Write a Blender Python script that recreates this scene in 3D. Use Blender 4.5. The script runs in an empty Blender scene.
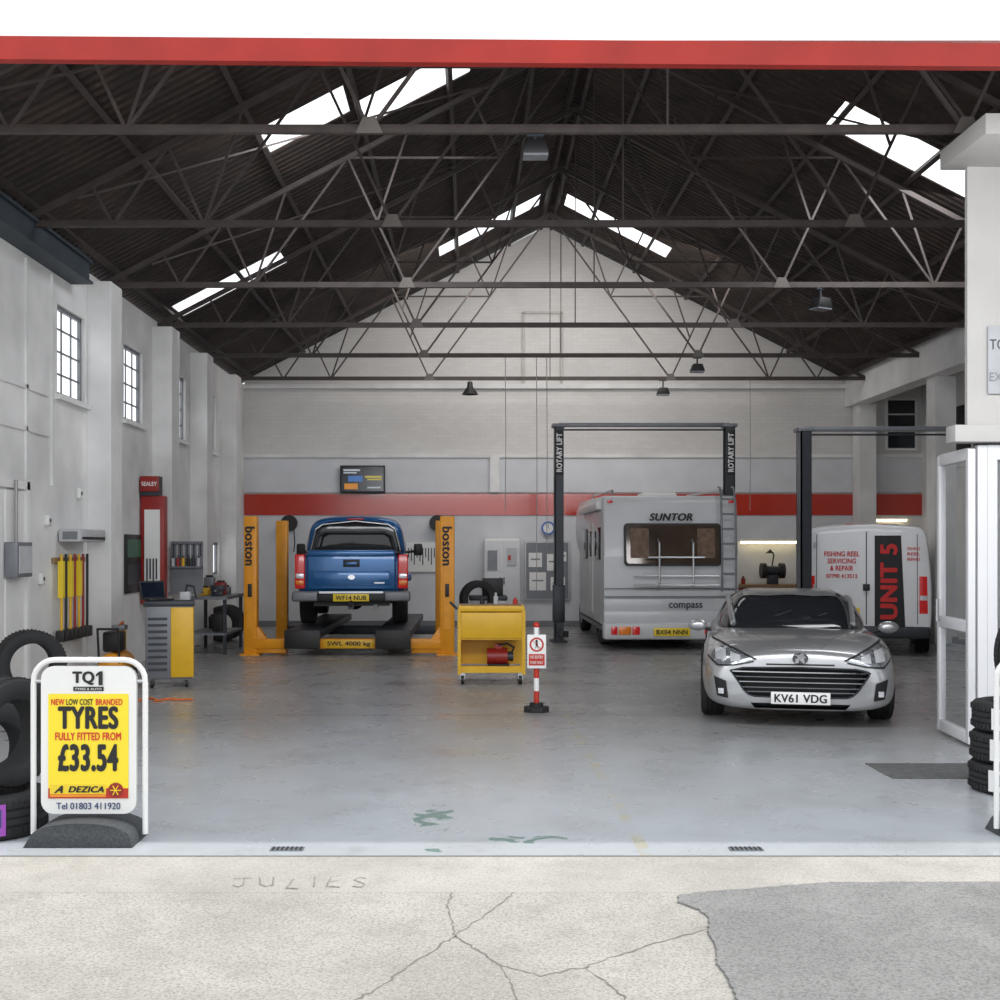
import bpy,bmesh,math,random
from mathutils import Vector,Matrix,Euler
from mathutils.bvhtree import BVHTree
random.seed(3)
SC=bpy.context.scene; COL=SC.collection
try:
    SC.view_settings.view_transform='Standard'
except Exception: pass
R=math.radians
# ---------------- materials ----------------
MC={}
def mat(name,col,rough=.6,metal=0,noise=.12,ns=6,bump=0,emit=0,coat=0,bs=40):
    if name in MC: return MC[name]
    m=bpy.data.materials.new(name); m.use_nodes=True
    nt=m.node_tree; b=nt.nodes['Principled BSDF']
    b.inputs['Roughness'].default_value=rough; b.inputs['Metallic'].default_value=metal
    if coat: b.inputs['Coat Weight'].default_value=coat; b.inputs['Coat Roughness'].default_value=.05
    tc=nt.nodes.new('ShaderNodeTexCoord'); n=nt.nodes.new('ShaderNodeTexNoise'); n.inputs['Scale'].default_value=ns; n.inputs['Detail'].default_value=5
    nt.links.new(tc.outputs['Object'],n.inputs['Vector'])
    r=nt.nodes.new('ShaderNodeValToRGB'); r.color_ramp.elements[0].position=.3; r.color_ramp.elements[1].position=.7
    r.color_ramp.elements[0].color=[max(0,c*(1-noise)) for c in col]+[1]
    r.color_ramp.elements[1].color=[min(1,c*(1+noise*.5)) for c in col]+[1]
    nt.links.new(n.outputs['Fac'],r.inputs['Fac']); nt.links.new(r.outputs['Color'],b.inputs['Base Color'])
    if emit:
        b.inputs['Emission Color'].default_value=list(col)+[1]; b.inputs['Emission Strength'].default_value=emit
    if bump:
        n2=nt.nodes.new('ShaderNodeTexNoise'); n2.inputs['Scale'].default_value=bs; n2.inputs['Detail'].default_value=6
        nt.links.new(tc.outputs['Object'],n2.inputs['Vector'])
        bp=nt.nodes.new('ShaderNodeBump'); bp.inputs['Strength'].default_value=bump; bp.inputs['Distance'].default_value=.02
        nt.links.new(n2.outputs['Fac'],bp.inputs['Height']); nt.links.new(bp.outputs['Normal'],b.inputs['Normal'])
    MC[name]=m; return m
def N(nt,t,**k):
    n=nt.nodes.new(t)
    for a,v in k.items(): setattr(n,a,v)
    return n
def ramp(nt,src,stops):
    r=nt.nodes.new('ShaderNodeValToRGB'); e=r.color_ramp.elements
    while len(e)<len(stops): e.new(.5)
    for i,(p,c) in enumerate(stops):
        e[i].position=p; e[i].color=(c[:3]+(1,)) if hasattr(c,'__len__') else (c,c,c,1)
    nt.links.new(src,r.inputs['Fac']); return r.outputs['Color']
def mix(nt,f,a,b):
    m=nt.nodes.new('ShaderNodeMix'); m.data_type='RGBA'
    for s,v in ((m.inputs[0],f),(m.inputs[6],a),(m.inputs[7],b)):
        if isinstance(v,bpy.types.NodeSocket): nt.links.new(v,s)
        elif hasattr(v,'__len__'): s.default_value=tuple(v)+(1,)
        else: s.default_value=v
    return m.outputs[2]
def math_(nt,op,a,b=0,clamp=False):
    m=nt.nodes.new('ShaderNodeMath'); m.operation=op; m.use_clamp=clamp
    for i,v in enumerate((a,b)):
        if isinstance(v,bpy.types.NodeSocket): nt.links.new(v,m.inputs[i])
        else: m.inputs[i].default_value=v
    return m.outputs[0]
def newmat(name,rough):
    m=bpy.data.materials.new(name); m.use_nodes=True; nt=m.node_tree; b=nt.nodes['Principled BSDF']; b.inputs['Roughness'].default_value=rough
    tc=nt.nodes.new('ShaderNodeTexCoord'); return m,nt,b,tc.outputs['Object']
def noise(nt,co,scale,detail=5,dist=0):
    n=N(nt,'ShaderNodeTexNoise'); n.inputs['Scale'].default_value=scale; n.inputs['Detail'].default_value=detail; n.inputs['Distortion'].default_value=dist
    nt.links.new(co,n.inputs['Vector']); return n.outputs['Fac']
def bumpn(nt,b,h,st,d=.02):
    bp=N(nt,'ShaderNodeBump'); bp.inputs['Strength'].default_value=st; bp.inputs['Distance'].default_value=d
    nt.links.new(h,bp.inputs['Height']); nt.links.new(bp.outputs['Normal'],b.inputs['Normal'])
# floor
m_floor,nt,b,co=newmat('painted_concrete_floor',.5)
sx=N(nt,'ShaderNodeSeparateXYZ'); nt.links.new(co,sx.inputs[0])
c1=ramp(nt,noise(nt,co,.6,6,.5),[(.3,(.25,.245,.24)),(.7,(.34,.335,.33))])
door_sheen=ramp(nt,math_(nt,'ADD',math_(nt,'MULTIPLY',math_(nt,'SUBTRACT',sx.outputs['Y'],6.5),.13),math_(nt,'MULTIPLY',noise(nt,co,.7,5,.3),.3)),[(.1,1.),(.85,0.)])
c1=mix(nt,door_sheen,c1,(.43,.465,.50))  # daylight sheen by the doorway, painted into the base colour
c2=mix(nt,ramp(nt,noise(nt,co,9,8),[(.58,0.),(.78,.25)]),c1,(.20,.195,.185))
c2=mix(nt,ramp(nt,noise(nt,co,1.6,7,.2),[(.48,0.),(.75,.28)]),c2,(.21,.20,.19))
c2=mix(nt,ramp(nt,noise(nt,co,3.7,9,.1),[(.63,0.),(.72,.25)]),c2,(.15,.14,.13))
def lin(ax,v,w):
    d=math_(nt,'ABSOLUTE',math_(nt,'SUBTRACT',sx.outputs[ax],v)); return math_(nt,'LESS_THAN',d,w)
j=math_(nt,'MAXIMUM',math_(nt,'MAXIMUM',lin('Y',17.7,.05),lin('Y',11.95,.018)),lin('Y',14.7,.018))
c3=mix(nt,math_(nt,'MULTIPLY',j,.6),c2,(.06,.055,.05))
yl=math_(nt,'MULTIPLY',lin('X',.95,.035),ramp(nt,noise(nt,co,3,6),[(.45,0.),(.6,.4)]))
c3=mix(nt,yl,c3,(.40,.33,.12))
def spot(x,y,rx,ry):
    a=math_(nt,'POWER',math_(nt,'ABSOLUTE',math_(nt,'DIVIDE',math_(nt,'SUBTRACT',sx.outputs['X'],x),rx)),2); c=math_(nt,'POWER',math_(nt,'ABSOLUTE',math_(nt,'DIVIDE',math_(nt,'SUBTRACT',sx.outputs['Y'],y),ry)),2)
    d=math_(nt,'ADD',a,c); return math_(nt,'SUBTRACT',1.4,d,True)
g=math_(nt,'MAXIMUM',math_(nt,'MAXIMUM',spot(.33,6.86,.22,.1),spot(-.22,7.4,.13,.4)),spot(-.16,6.62,.09,.06))
g2=math_(nt,'MULTIPLY',g,ramp(nt,noise(nt,co,5,8,1.5),[(.46,0.),(.56,1.)]))
g3=math_(nt,'GREATER_THAN',g2,.35)
c4=mix(nt,g3,c3,(.15,.23,.21))
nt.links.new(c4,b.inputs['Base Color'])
nt.links.new(ramp(nt,noise(nt,co,2,6),[(.3,.22),(.7,.38)]),b.inputs['Roughness'])
bumpn(nt,b,noise(nt,co,25,6),.04)
def concrete(name,a,bb,sp=.55,st=.5):
    m,nt,b,co=newmat(name,.92)
    c1=ramp(nt,noise(nt,co,1.2,7,.4),[(.3,a),(.7,bb)])
    c1=mix(nt,ramp(nt,noise(nt,co,5,8),[(.45,0.),(.7,.35)]),c1,tuple(x*.75 for x in a))
    c2=mix(nt,ramp(nt,noise(nt,co,75,3),[(.47,0.),(.62,sp)]),c1,tuple(x*.55 for x in a))
    c2=mix(nt,ramp(nt,noise(nt,co,110,2),[(.60,0.),(.70,sp)]),c2,tuple(min(1,x*1.4) for x in bb))
    nt.links.new(c2,b.inputs['Base Color']); bumpn(nt,b,noise(nt,co,70,5),st,.010)
    return m
m_conc=concrete('forecourt_concrete',(.36,.345,.32),(.47,.452,.42),.55,.5)
m_kerb=concrete('threshold_concrete',(.36,.345,.32),(.48,.46,.43),.35,.4)
m_asph=concrete('asphalt_patch',(.225,.225,.225),(.30,.30,.298),.6,.8)
m_crack=mat('crack_dirt',(.20,.19,.17),.95)
m_roof,nt,b,co=newmat('corrugated_roof_sheet',.85)
w=N(nt,'ShaderNodeTexWave',bands_direction='Y'); w.inputs['Scale'].default_value=2.1; w.inputs['Distortion'].default_value=.3; nt.links.new(co,w.inputs['Vector'])
c1=ramp(nt,noise(nt,co,1.3,7,1),[(.3,(.016,.010,.008)),(.7,(.052,.031,.024))])
c2=mix(nt,ramp(nt,noise(nt,co,12,8),[(.58,0.),(.75,.5)]),c1,(.115,.085,.068))
nt.links.new(c2,b.inputs['Base Color']); bumpn(nt,b,w.outputs['Fac'],1,.05)
def brickmat(name,a,bb,bscale=1,st=.35):
    m,nt,b,co=newmat(name,.75)
    mp=N(nt,'ShaderNodeMapping'); mp.inputs['Rotation'].default_value=(R(90),0,0); nt.links.new(co,mp.inputs['Vector'])
    br=N(nt,'ShaderNodeTexBrick'); br.inputs['Scale'].default_value=4.4*bscale; br.inputs['Mortar Size'].default_value=.012; br.inputs['Brick Width'].default_value=1.; br.inputs['Row Height'].default_value=.33
    br.inputs['Color1'].default_value=a+(1,); br.inputs['Color2'].default_value=bb+(1,); br.inputs['Mortar'].default_value=tuple(x*.88 for x in a)+(1,)
    nt.links.new(mp.outputs[0],br.inputs['Vector'])
    c=mix(nt,ramp(nt,noise(nt,co,1.1,7,.6),[(.45,0.),(.8,.3)]),br.outputs['Color'],tuple(x*.68 for x in a))
    nt.links.new(c,b.inputs['Base Color']); bumpn(nt,b,br.outputs['Fac'],st,.01)
    return m
m_brick=brickmat('white_painted_brick',(.66,.64,.625),(.70,.68,.665))
m_wall=mat('white_painted_render',(.76,.755,.75),.75,0,.18,1.4,.15)
m_wallgrey=mat('pale_grey_panel',(.64,.65,.68),.6,0,.08,2)
m_office=mat('office_wall_render',(.50,.485,.47),.8,0,.08,2,.1)
m_white=mat('white_gloss',(.80,.80,.79),.4,0,.05,3)
m_fascia=mat('fascia_white',(.95,.95,.95),.6,0,.0,3)
m_upvc=mat('upvc_white',(.70,.70,.72),.35,0,.03,3)
m_red=mat('red_paint',(.50,.03,.015),.4,0,.12,3)
m_lintel=mat('red_lintel_paint',(.38,.018,.010),.6,0,.2,3)
m_dred=mat('dark_red_paint',(.30,.018,.014),.4,0,.12,3)
m_redstripe=mat('red_stripe_paint',(.50,.04,.022),.18,0,.12,1,coat=.4)
m_steel=mat('painted_truss_steel',(.060,.047,.043),.65,.1,.3,5)
m_gus=mat('gusset_plate_grey',(.13,.115,.105),.7,0,.2,5)
m_beam=mat('blue_grey_steel',(.04,.055,.07),.6,.2,.2,4)
m_blk=mat('black_plastic',(.015,.015,.016),.5,0,.1)
m_gril=mat('grille_black',(.006,.006,.007),.55,0,.1)
m_rub=mat('tyre_rubber',(.018,.018,.019),.75,0,.2,12,.2)
m_mat=mat('doormat_rubber',(.11,.11,.11),.85,0,.35,12,.2)
m_base=mat('recycled_rubber_base',(.055,.06,.066),.85,0,.3,60,.3)
m_glassd=mat('dark_tinted_glass',(.02,.022,.026),.06,0,.1,2)
m_brownglass=mat('brown_tinted_glass',(.075,.050,.035),.08,.2,.6,1.5,coat=.5)
m_chrome=mat('chrome',(.75,.76,.78),.15,1,.05)
m_alu=mat('brushed_aluminium',(.55,.56,.58),.35,.9,.1)
m_yel=mat('safety_yellow',(.78,.45,.015),.4,0,.08)
m_yel2=mat('orange_yellow_lift',(.85,.34,.01),.4,0,.1)
m_grey=mat('mid_grey_metal',(.20,.21,.23),.45,.3,.1)
m_lgrey=mat('light_grey_plastic',(.50,.51,.53),.5,0,.1)
m_dgrey=mat('dark_grey_metal',(.04,.045,.055),.45,.3,.15)
m_blue=mat('metallic_blue_paint',(.012,.11,.31),.28,.3,.08,2,coat=.6)
m_silver=mat('metallic_silver_paint',(.47,.475,.485),.30,.62,.04,2,coat=.8)
m_caravan=mat('motorhome_gelcoat',(.58,.59,.605),.35,0,.06,2,coat=.2)
m_vanw=mat('van_white_paint',(.82,.82,.84),.35,0,.04,2,coat=.3)
m_lampred=mat('red_lens',(.55,.01,.01),.2,0,.1,coat=.5,emit=.15)
m_lampor=mat('orange_lens',(.85,.22,.01),.25,0,.1,coat=.5)
m_lampcl=mat('clear_lens',(.75,.77,.80),.12,.3,.1,30,coat=.8)
m_head=mat('headlamp_interior',(.40,.42,.45),.2,.6,.5,25,coat=1)
m_plateY=mat('yellow_plate',(.85,.62,.03),.4,0,.03)
m_plateW=mat('white_plate',(.82,.82,.80),.4,0,.03)
m_ink=mat('black_lettering',(.012,.012,.014),.6,0,.02)
m_rink=mat('red_lettering',(.62,.02,.02),.6,0,.02)
m_wink=mat('white_lettering',(.85,.85,.85),.6,0,.02)
m_bink=mat('navy_lettering',(.03,.05,.16),.6,0,.02)
m_posterY=mat('yellow_poster',(.92,.72,.03),.5,0,.03,3)
m_purple=mat('purple_label',(.28,.06,.38),.6)
m_orange=mat('orange_cable',(.75,.16,.02),.5)
m_lit=mat('warm_lamp_tube',(1,.85,.5),.5,0,.0,1,emit=6)
m_screen=mat('monitor_screen',(.006,.01,.02),.15,0,.5,9,emit=.15)
m_wood=mat('wood',(.30,.19,.10),.6,0,.25,12)
m_pipe=mat('galvanised_pipe',(.35,.34,.33),.5,.5,.1)
def glassmat(name,fac,col,opal=False):
    m=bpy.data.materials.new(name); m.use_nodes=True; nt=m.node_tree; b=nt.nodes['Principled BSDF']; b.inputs['Base Color'].default_value=col+(1,); b.inputs['Roughness'].default_value=.08
    t=N(nt,'ShaderNodeBsdfTransparent'); ms=N(nt,'ShaderNodeMixShader'); n=N(nt,'ShaderNodeTexNoise'); n.inputs['Scale'].default_value=3
    src=b.outputs[0]
    if opal:
        tr=N(nt,'ShaderNodeBsdfTranslucent'); tr.inputs['Color'].default_value=(.97,.98,1,1); src=tr.outputs[0]
    f=math_(nt,'ADD',math_(nt,'MULTIPLY',n.outputs['Fac'],.04),fac)
    nt.links.new(f,ms.inputs[0]); nt.links.new(src,ms.inputs[1]); nt.links.new(t.outputs[0],ms.inputs[2]); nt.links.new(ms.outputs[0],nt.nodes['Material Output'].inputs[0])
    return m
m_sky=glassmat('clear_window_sheet',.93,(.8,.8,.8))
m_opal=glassmat('opal_rooflight_sheet',.12,(.8,.8,.8),True)
m_glass=glassmat('clear_glass',.85,(.5,.55,.58))
# ---------------- builders ----------------
class MB:
    def __init__(s): s.bm=bmesh.new(); s.m=[]
    def mi(s,m):
        if m not in s.m: s.m.append(m)
        return s.m.index(m)
    def _set(s,vs,m):
        i=s.mi(m)
        fs=set(f for v in vs for f in v.link_faces)
        for f in fs: f.material_index=i
        return fs
    def box(s,c,sz,m,rot=(0,0,0),bev=0,seg=2):
        M=Matrix.Translation(c)@Euler(rot).to_matrix().to_4x4()@Matrix.Diagonal((sz[0],sz[1],sz[2],1))
        r=bmesh.ops.create_cube(s.bm,size=1,matrix=M); s._set(r['verts'],m)
        if bev:
            es=list(set(e for v in r['verts'] for e in v.link_edges))
            q=bmesh.ops.bevel(s.bm,geom=es,offset=bev,segments=seg,affect='EDGES',profile=.5)
            i=s.mi(m)
            for f in q['faces']: f.material_index=i
        return s
    def b2(s,x0,x1,y0,y1,z0,z1,m,bev=0,seg=2):
        return s.box(((x0+x1)/2,(y0+y1)/2,(z0+z1)/2),(abs(x1-x0),abs(y1-y0),abs(z1-z0)),m,bev=bev,seg=seg)
    def cyl(s,p1,p2,r,m,seg=12,r2=None):
        p1=Vector(p1);p2=Vector(p2);d=p2-p1
        M=Matrix.Translation((p1+p2)/2)@d.to_track_quat('Z','Y').to_matrix().to_4x4()
        q=bmesh.ops.create_cone(s.bm,cap_ends=True,segments=seg,radius1=r,radius2=r if r2 is None else r2,depth=d.length,matrix=M); s._set(q['verts'],m); return s
    def bar(s,p1,p2,w,h,m):
        p1=Vector(p1);p2=Vector(p2);d=p2-p1
        M=Matrix.Translation((p1+p2)/2)@d.to_track_quat('Z','Y').to_matrix().to_4x4()@Matrix.Diagonal((w,h,d.length,1))
        q=bmesh.ops.create_cube(s.bm,size=1,matrix=M); s._set(q['verts'],m); return s
    def sph(s,c,r,m,sc=(1,1,1),seg=12):
        M=Matrix.Translation(c)@Matrix.Diagonal((sc[0],sc[1],sc[2],1))
        q=bmesh.ops.create_uvsphere(s.bm,u_segments=seg,v_segments=seg//2+2,radius=r,matrix=M); s._set(q['verts'],m); return s
    def tube(s,pts,r,m,seg=8,closed=False):
        P=list(pts)+([pts[0]] if closed else [])
        for a,b in zip(P,P[1:]): s.cyl(a,b,r,m,seg)
        for p in (P[1:-1] if not closed else P[1:]): s.sph(p,r*1.02,m,seg=seg)
        return s
    def lathe(s,prof,m,M=Matrix.Identity(4),seg=28,closed=False):
        i=s.mi(m); rings=[]
        for k in range(seg):
            a=2*math.pi*k/seg
            rings.append([s.bm.verts.new(M@Vector((r*math.cos(a),r*math.sin(a),h))) for r,h in prof])
        n=len(prof)
        for k in range(seg):
            A=rings[k];B=rings[(k+1)%seg]
            for q in range(n if closed else n-1):
                f=s.bm.faces.new((A[q],B[q],B[(q+1)%n],A[(q+1)%n])); f.material_index=i; f.smooth=True
        return s
    def prism(s,poly,depth,m,M=Matrix.Identity(4),bev=0):
        i=s.mi(m)
        a=[s.bm.verts.new(M@Vector((x,y,0))) for x,y in poly]; b=[s.bm.verts.new(M@Vector((x,y,depth))) for x,y in poly]
        n=len(poly); fs=[s.bm.faces.new(a[::-1]),s.bm.faces.new(b)]
        for k in range(n): fs.append(s.bm.faces.new((a[k],a[(k+1)%n],b[(k+1)%n],b[k])))
        for f in fs: f.material_index=i
        if bev:
            es=list(set(e for f in fs for e in f.edges))
            q=bmesh.ops.bevel(s.bm,geom=es,offset=bev,segments=2,affect='EDGES',profile=.5)
            for f in q['faces']: f.material_index=i
        return s
    def done(s,name,parent=None,loc=(0,0,0),rot=(0,0,0),ang=35,flat=False):
        bmesh.ops.recalc_face_normals(s.bm,faces=s.bm.faces)
        me=bpy.data.meshes.new(name); s.bm.to_mesh(me); s.bm.free()
        for m in s.m: me.materials.append(m)
        if not flat:
            for p in me.polygons: p.use_smooth=True
            try: me.set_sharp_from_angle(angle=R(ang))
            except Exception: pass
        o=bpy.data.objects.new(name,me); o.location=loc; o.rotation_euler=rot; COL.objects.link(o)
        if parent: o.parent=parent
        return o
MXZ=Matrix(((1,0,0,0),(0,0,1,0),(0,1,0,0),(0,0,0,1)))
MYZ=Matrix(((0,0,1,0),(1,0,0,0),(0,1,0,0),(0,0,0,1)))
MLX=MYZ; MLY=MXZ
def tag(o,label,cat,group=None):
    o['label']=label; o['category']=cat
    if group: o['group']=group
    return o
def top(name,label,cat,loc,rz=0,group=None,rot=None):
    e=bpy.data.objects.new(name,None); e.empty_display_size=.2; e.location=loc; e.rotation_euler=rot or (0,0,rz); COL.objects.link(e)
    return tag(e,label,cat,group)
def struct(o): o['kind']='structure'; return o
def dup(o,loc=None,rot=None,parent=None):
    n=o.copy(); COL.objects.link(n)
    if parent: n.parent=parent
    if loc is not None: n.location=loc
    if rot is not None: n.rotation_euler=rot
    for c in list(o.children): dup(c,parent=n)
    return n
def text(s,w,h,m,parent,loc,rot=(R(90),0,0),name='lettering',shear=0,bold=.0,ext=.002):
    cu=bpy.data.curves.new('t','FONT'); cu.body=s; cu.size=1; cu.shear=shear; cu.space_character=1+bold*1.6
    t=bpy.data.objects.new('t',cu); COL.objects.link(t); bpy.context.view_layer.update()
    dg=bpy.context.evaluated_depsgraph_get(); me0=bpy.data.meshes.new_from_object(t.evaluated_get(dg))
    bpy.data.objects.remove(t)
    offs=[(0,0)]
    if bold>0: offs+=[(bold*math.cos(k*math.pi/4),bold*.6*math.sin(k*math.pi/4)) for k in range(8)]
    vs=[];fs=[];base=[v.co.copy() for v in me0.vertices]; pf=[tuple(p.vertices) for p in me0.polygons]
    for k,(dx,dy) in enumerate(offs):
        o_=len(vs); vs+=[(v.x+dx,v.y+dy,k*1e-5) for v in base]; fs+=[tuple(i+o_ for i in p) for p in pf]
    me=bpy.data.meshes.new(name); me.from_pydata(vs,[],fs)
    xs=[v[0] for v in vs]; ys=[v[1] for v in vs]
    cx,cy=(max(xs)+min(xs))/2,(max(ys)+min(ys))/2; kx=w/(max(xs)-min(xs)); ky=h/(max(ys)-min(ys))
    for v in me.vertices: v.co=Vector(((v.co.x-cx)*kx,(v.co.y-cy)*ky,ext+v.co.z))
    me.materials.append(m)
    o=bpy.data.objects.new(name,me); o.location=loc; o.rotation_euler=rot; o.parent=parent; COL.objects.link(o); return o
def bake(o,cut=()):
    for c in cut:
        md=o.modifiers.new('b','BOOLEAN'); md.object=c; md.operation='DIFFERENCE'; md.solver='EXACT'
        try: md.material_mode='TRANSFER'
        except Exception: pass
    bpy.context.view_layer.update(); dg=bpy.context.evaluated_depsgraph_get()
    me=bpy.data.meshes.new_from_object(o.evaluated_get(dg)); o.modifiers.clear(); o.data=me
    for c in cut: bpy.data.objects.remove(c)
    for p in me.polygons: p.use_smooth=True
    try: me.set_sharp_from_angle(angle=R(40))
    except Exception: pass
    return o
def loft(name,st,m,parent,subs=2):
    bm=bmesh.new(); rings=[]
    for y,h in st:
        full=list(h)+[(-x,z) for x,z in h[::-1] if abs(x)>1e-6]
        rings.append([bm.verts.new((x,y,z)) for x,z in full])
    n=len(rings[0])
    for A,B in zip(rings,rings[1:]):
        for k in range(n): bm.faces.new((A[k],A[(k+1)%n],B[(k+1)%n],B[k]))
    bm.faces.new(rings[0][::-1]); bm.faces.new(rings[-1])
    bmesh.ops.recalc_face_normals(bm,faces=bm.faces)
    me=bpy.data.meshes.new(name); bm.to_mesh(me); bm.free(); me.materials.append(m)
    o=bpy.data.objects.new(name,me); COL.objects.link(o)
    if subs: md=o.modifiers.new('s','SUBSURF'); md.levels=subs; md.render_levels=subs
    bake(o); o.parent=parent
    return o
def bvh_of(o):
    return BVHTree.FromPolygons([v.co.copy() for v in o.data.vertices],[list(p.vertices) for p in o.data.polygons])
def resample(pl,n):
    L=[0]
    for a,b in zip(pl,pl[1:]): L.append(L[-1]+math.dist(a,b))
    out=[]
    for i in range(n):
        t=L[-1]*i/(n-1)
        for k in range(len(pl)-1):
            if t<=L[k+1]+1e-9: break
        f=(t-L[k])/max(1e-9,L[k+1]-L[k]); out.append(tuple(pl[k][q]+(pl[k+1][q]-pl[k][q])*f for q in (0,1)))
    return out
def patch(bv,topl,botl,m,name,parent,off=.006,axis='y',n=16,rows=6,mirror=False):
    A=resample(topl,n);B=resample(botl,n)
    for sg in ((1,-1) if mirror else (1,)):
        bm=bmesh.new(); g=[]; last=None
        for j in range(rows+1):
            row=[]
            for i in range(n):
                f=j/rows; a=(A[i][0]+(B[i][0]-A[i][0])*f)*sg; c=A[i][1]+(B[i][1]-A[i][1])*f
                if axis=='y': o_,d=Vector((a,-5,c)),Vector((0,1,0))
                else: o_,d=Vector((a,c,5)),Vector((0,0,-1))
                h=bv.ray_cast(o_,d)[0]
                if h is None: h=last if last is not None else o_+d*5
                last=h; row.append(bm.verts.new(h-d*off))
            g.append(row)
        for j in range(rows):
            for i in range(n-1):
                try: bm.faces.new((g[j][i],g[j][i+1],g[j+1][i+1],g[j+1][i]))
                except Exception: pass
        bmesh.ops.remove_doubles(bm,verts=bm.verts,dist=1e-5)
        bmesh.ops.recalc_face_normals(bm,faces=bm.faces)
        me=bpy.data.meshes.new(name); bm.to_mesh(me); bm.free(); me.materials.append(m)
        for p in me.polygons: p.use_smooth=True
        o=bpy.data.objects.new(name,me); COL.objects.link(o); o.parent=parent
    return o
TYREPROF=lambda R_,w:[(R_*.62,-w*.40),(R_*.72,-w*.48),(R_*.85,-w*.5),(R_*.95,-w*.46),(R_*.995,-w*.36),(R_,-w*.22),(R_*.97,-w*.21),(R_*.97,-w*.17),(R_,-w*.16),(R_,-w*.03),(R_*.97,-w*.02),(R_*.97,w*.02),(R_,w*.03),(R_,w*.16),(R_*.97,w*.17),(R_*.97,w*.21),(R_,w*.22),(R_*.995,w*.36),(R_*.95,w*.46),(R_*.85,w*.5),(R_*.72,w*.48),(R_*.62,w*.40),(R_*.66,w*.2),(R_*.66,-w*.2)]
def wheel(parent,loc,R_=.33,w=.22,side=1,name='wheel',spokes=5,rim=None):
    t=MB().lathe(TYREPROF(R_,w),m_rub,MLX,32,True).done(name,parent,loc)
    rm=rim or m_alu; q=MB(); q.lathe([(R_*.66,-w*.42),(R_*.64,-w*.3),(R_*.6,0),(R_*.64,w*.3),(R_*.66,w*.42)],rm,MLX,28)
    x=side*w*.36
    q.lathe([(0,x*.7),(R_*.6,x*.2)],m_blk,MLX,20)
    q.cyl((x-.02,0,0),(x+.02,0,0),R_*.16,rm,12)
    for k in range(spokes):
        a=2*math.pi*k/spokes+.3
        q.bar((x,0.0,0.0),(x*.9,R_*.63*math.cos(a),R_*.63*math.sin(a)),R_*.13,R_*.13,rm)
    q.done('rim',t); return t
# ---------------- camera ----------------
cam=bpy.data.cameras.new('camera'); co_=bpy.data.objects.new('camera',cam); COL.objects.link(co_); SC.camera=co_
co_.location=(0,0,1.65); co_.rotation_euler=(R(90),0,0); cam.sensor_width=36; cam.lens=1.21*36; cam.shift_x=.030; cam.shift_y=.048; cam.clip_end=200
# ---------------- structure ----------------
XL,XR,XW,YB,YF=-4.75,7.95,9.5,25.5,6.5
ZE=5.08; XC=1.6; HS=6.35; RISE=3.30
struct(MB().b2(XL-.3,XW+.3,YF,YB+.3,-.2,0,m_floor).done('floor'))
struct(MB().b2(-18,18,-6,5.9,-.3,-.03,m_conc).done('floor_forecourt'))
struct(MB().prism([(5.9,-.3),(YF,-.3),(YF,-.005),(6.2,-.012),(5.9,-.029)],36,m_kerb,Matrix.Translation((-18,0,0))@MYZ).b2(-18,18,6.485,6.5,-.1,-.003,m_crack).done('floor_threshold'))
pl=[(1.12,5.88),(1.0,5.82),(.98,5.72),(1.06,5.6),(1.08,5.45),(1.04,5.3),(1.03,5.1),(1.0,4.9),(1.0,4.6),(.98,4.2),(1.1,2),(12,2),(12,6.12),(3.2,6.08),(1.8,6.05)]
rp=[]
for a,c in zip(pl,pl[1:]+pl[:1]):
    n=max(1,int(math.dist(a,c)/.03)) if math.dist(a,c)<2.2 else 1
    for k in range(n): rp.append((a[0]+(c[0]-a[0])*k/n+random.uniform(-.008,.008),a[1]+(c[1]-a[1])*k/n+random.uniform(-.008,.008)))
struct(MB().prism(rp,.012,m_asph,Matrix.Translation((0,0,-.032))).done('floor_asphalt',flat=True))
def G(u,v): Y=1.68*1210/(v-548); return ((u-470)*Y/1210,Y)
cr=[[(515,892),(490,912),(455,936),(415,962),(375,990),(350,1003)],[(455,936),(478,950),(500,966),(540,976),(585,967),(640,948),(725,924)],[(500,966),(512,985),(520,1003)],[(585,967),(610,985),(630,1003)],[(455,936),(448,905),(452,890)]]
for pts in cr:
    P=[G(*p) for p in pts]; D=[]
    for a,c in zip(P,P[1:]):
        n=max(2,int(math.dist(a,c)/.03))
        for k in range(n): D.append((a[0]+(c[0]-a[0])*k/n+random.uniform(-.009,.009),a[1]+(c[1]-a[1])*k/n+random.uniform(-.011,.011)))
    D.append(P[-1]); bm=bmesh.new(); L=[]
    for i,p in enumerate(D):
        q_=D[min(i+1,len(D)-1)];o_=D[max(i-1,0)]; t=Vector((q_[0]-o_[0],q_[1]-o_[1])).normalized(); w_=random.uniform(.001,.006); nn=Vector((-t.y,t.x))*w_
        L.append((bm.verts.new((p[0]+nn.x,p[1]+nn.y,-.0285)),bm.verts.new((p[0]-nn.x,p[1]-nn.y,-.0285))))
    for a,c in zip(L,L[1:]): bm.faces.new((a[0],c[0],c[1],a[1]))
    me=bpy.data.meshes.new('crack'); bm.to_mesh(me); bm.free(); me.materials.append(m_crack); o=bpy.data.objects.new('floor_crack',me); COL.objects.link(o); struct(o)
WZ0,WZ1=3.42,4.47; WT=.09
wy=[(13.92,14.93),(16.6,17.55),(19.3,20.2),(21.75,22.6),(24.0,24.8)]
LY0,LY1,LZ0,LZ1=21.1,22.9,1.15,1.75
wb=MB(); wb.b2(XL-WT,XL,YF,YB,LZ1,WZ0,m_wall); wb.b2(XL-WT,XL,YF,YB,WZ1,ZE,m_wall)
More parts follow.
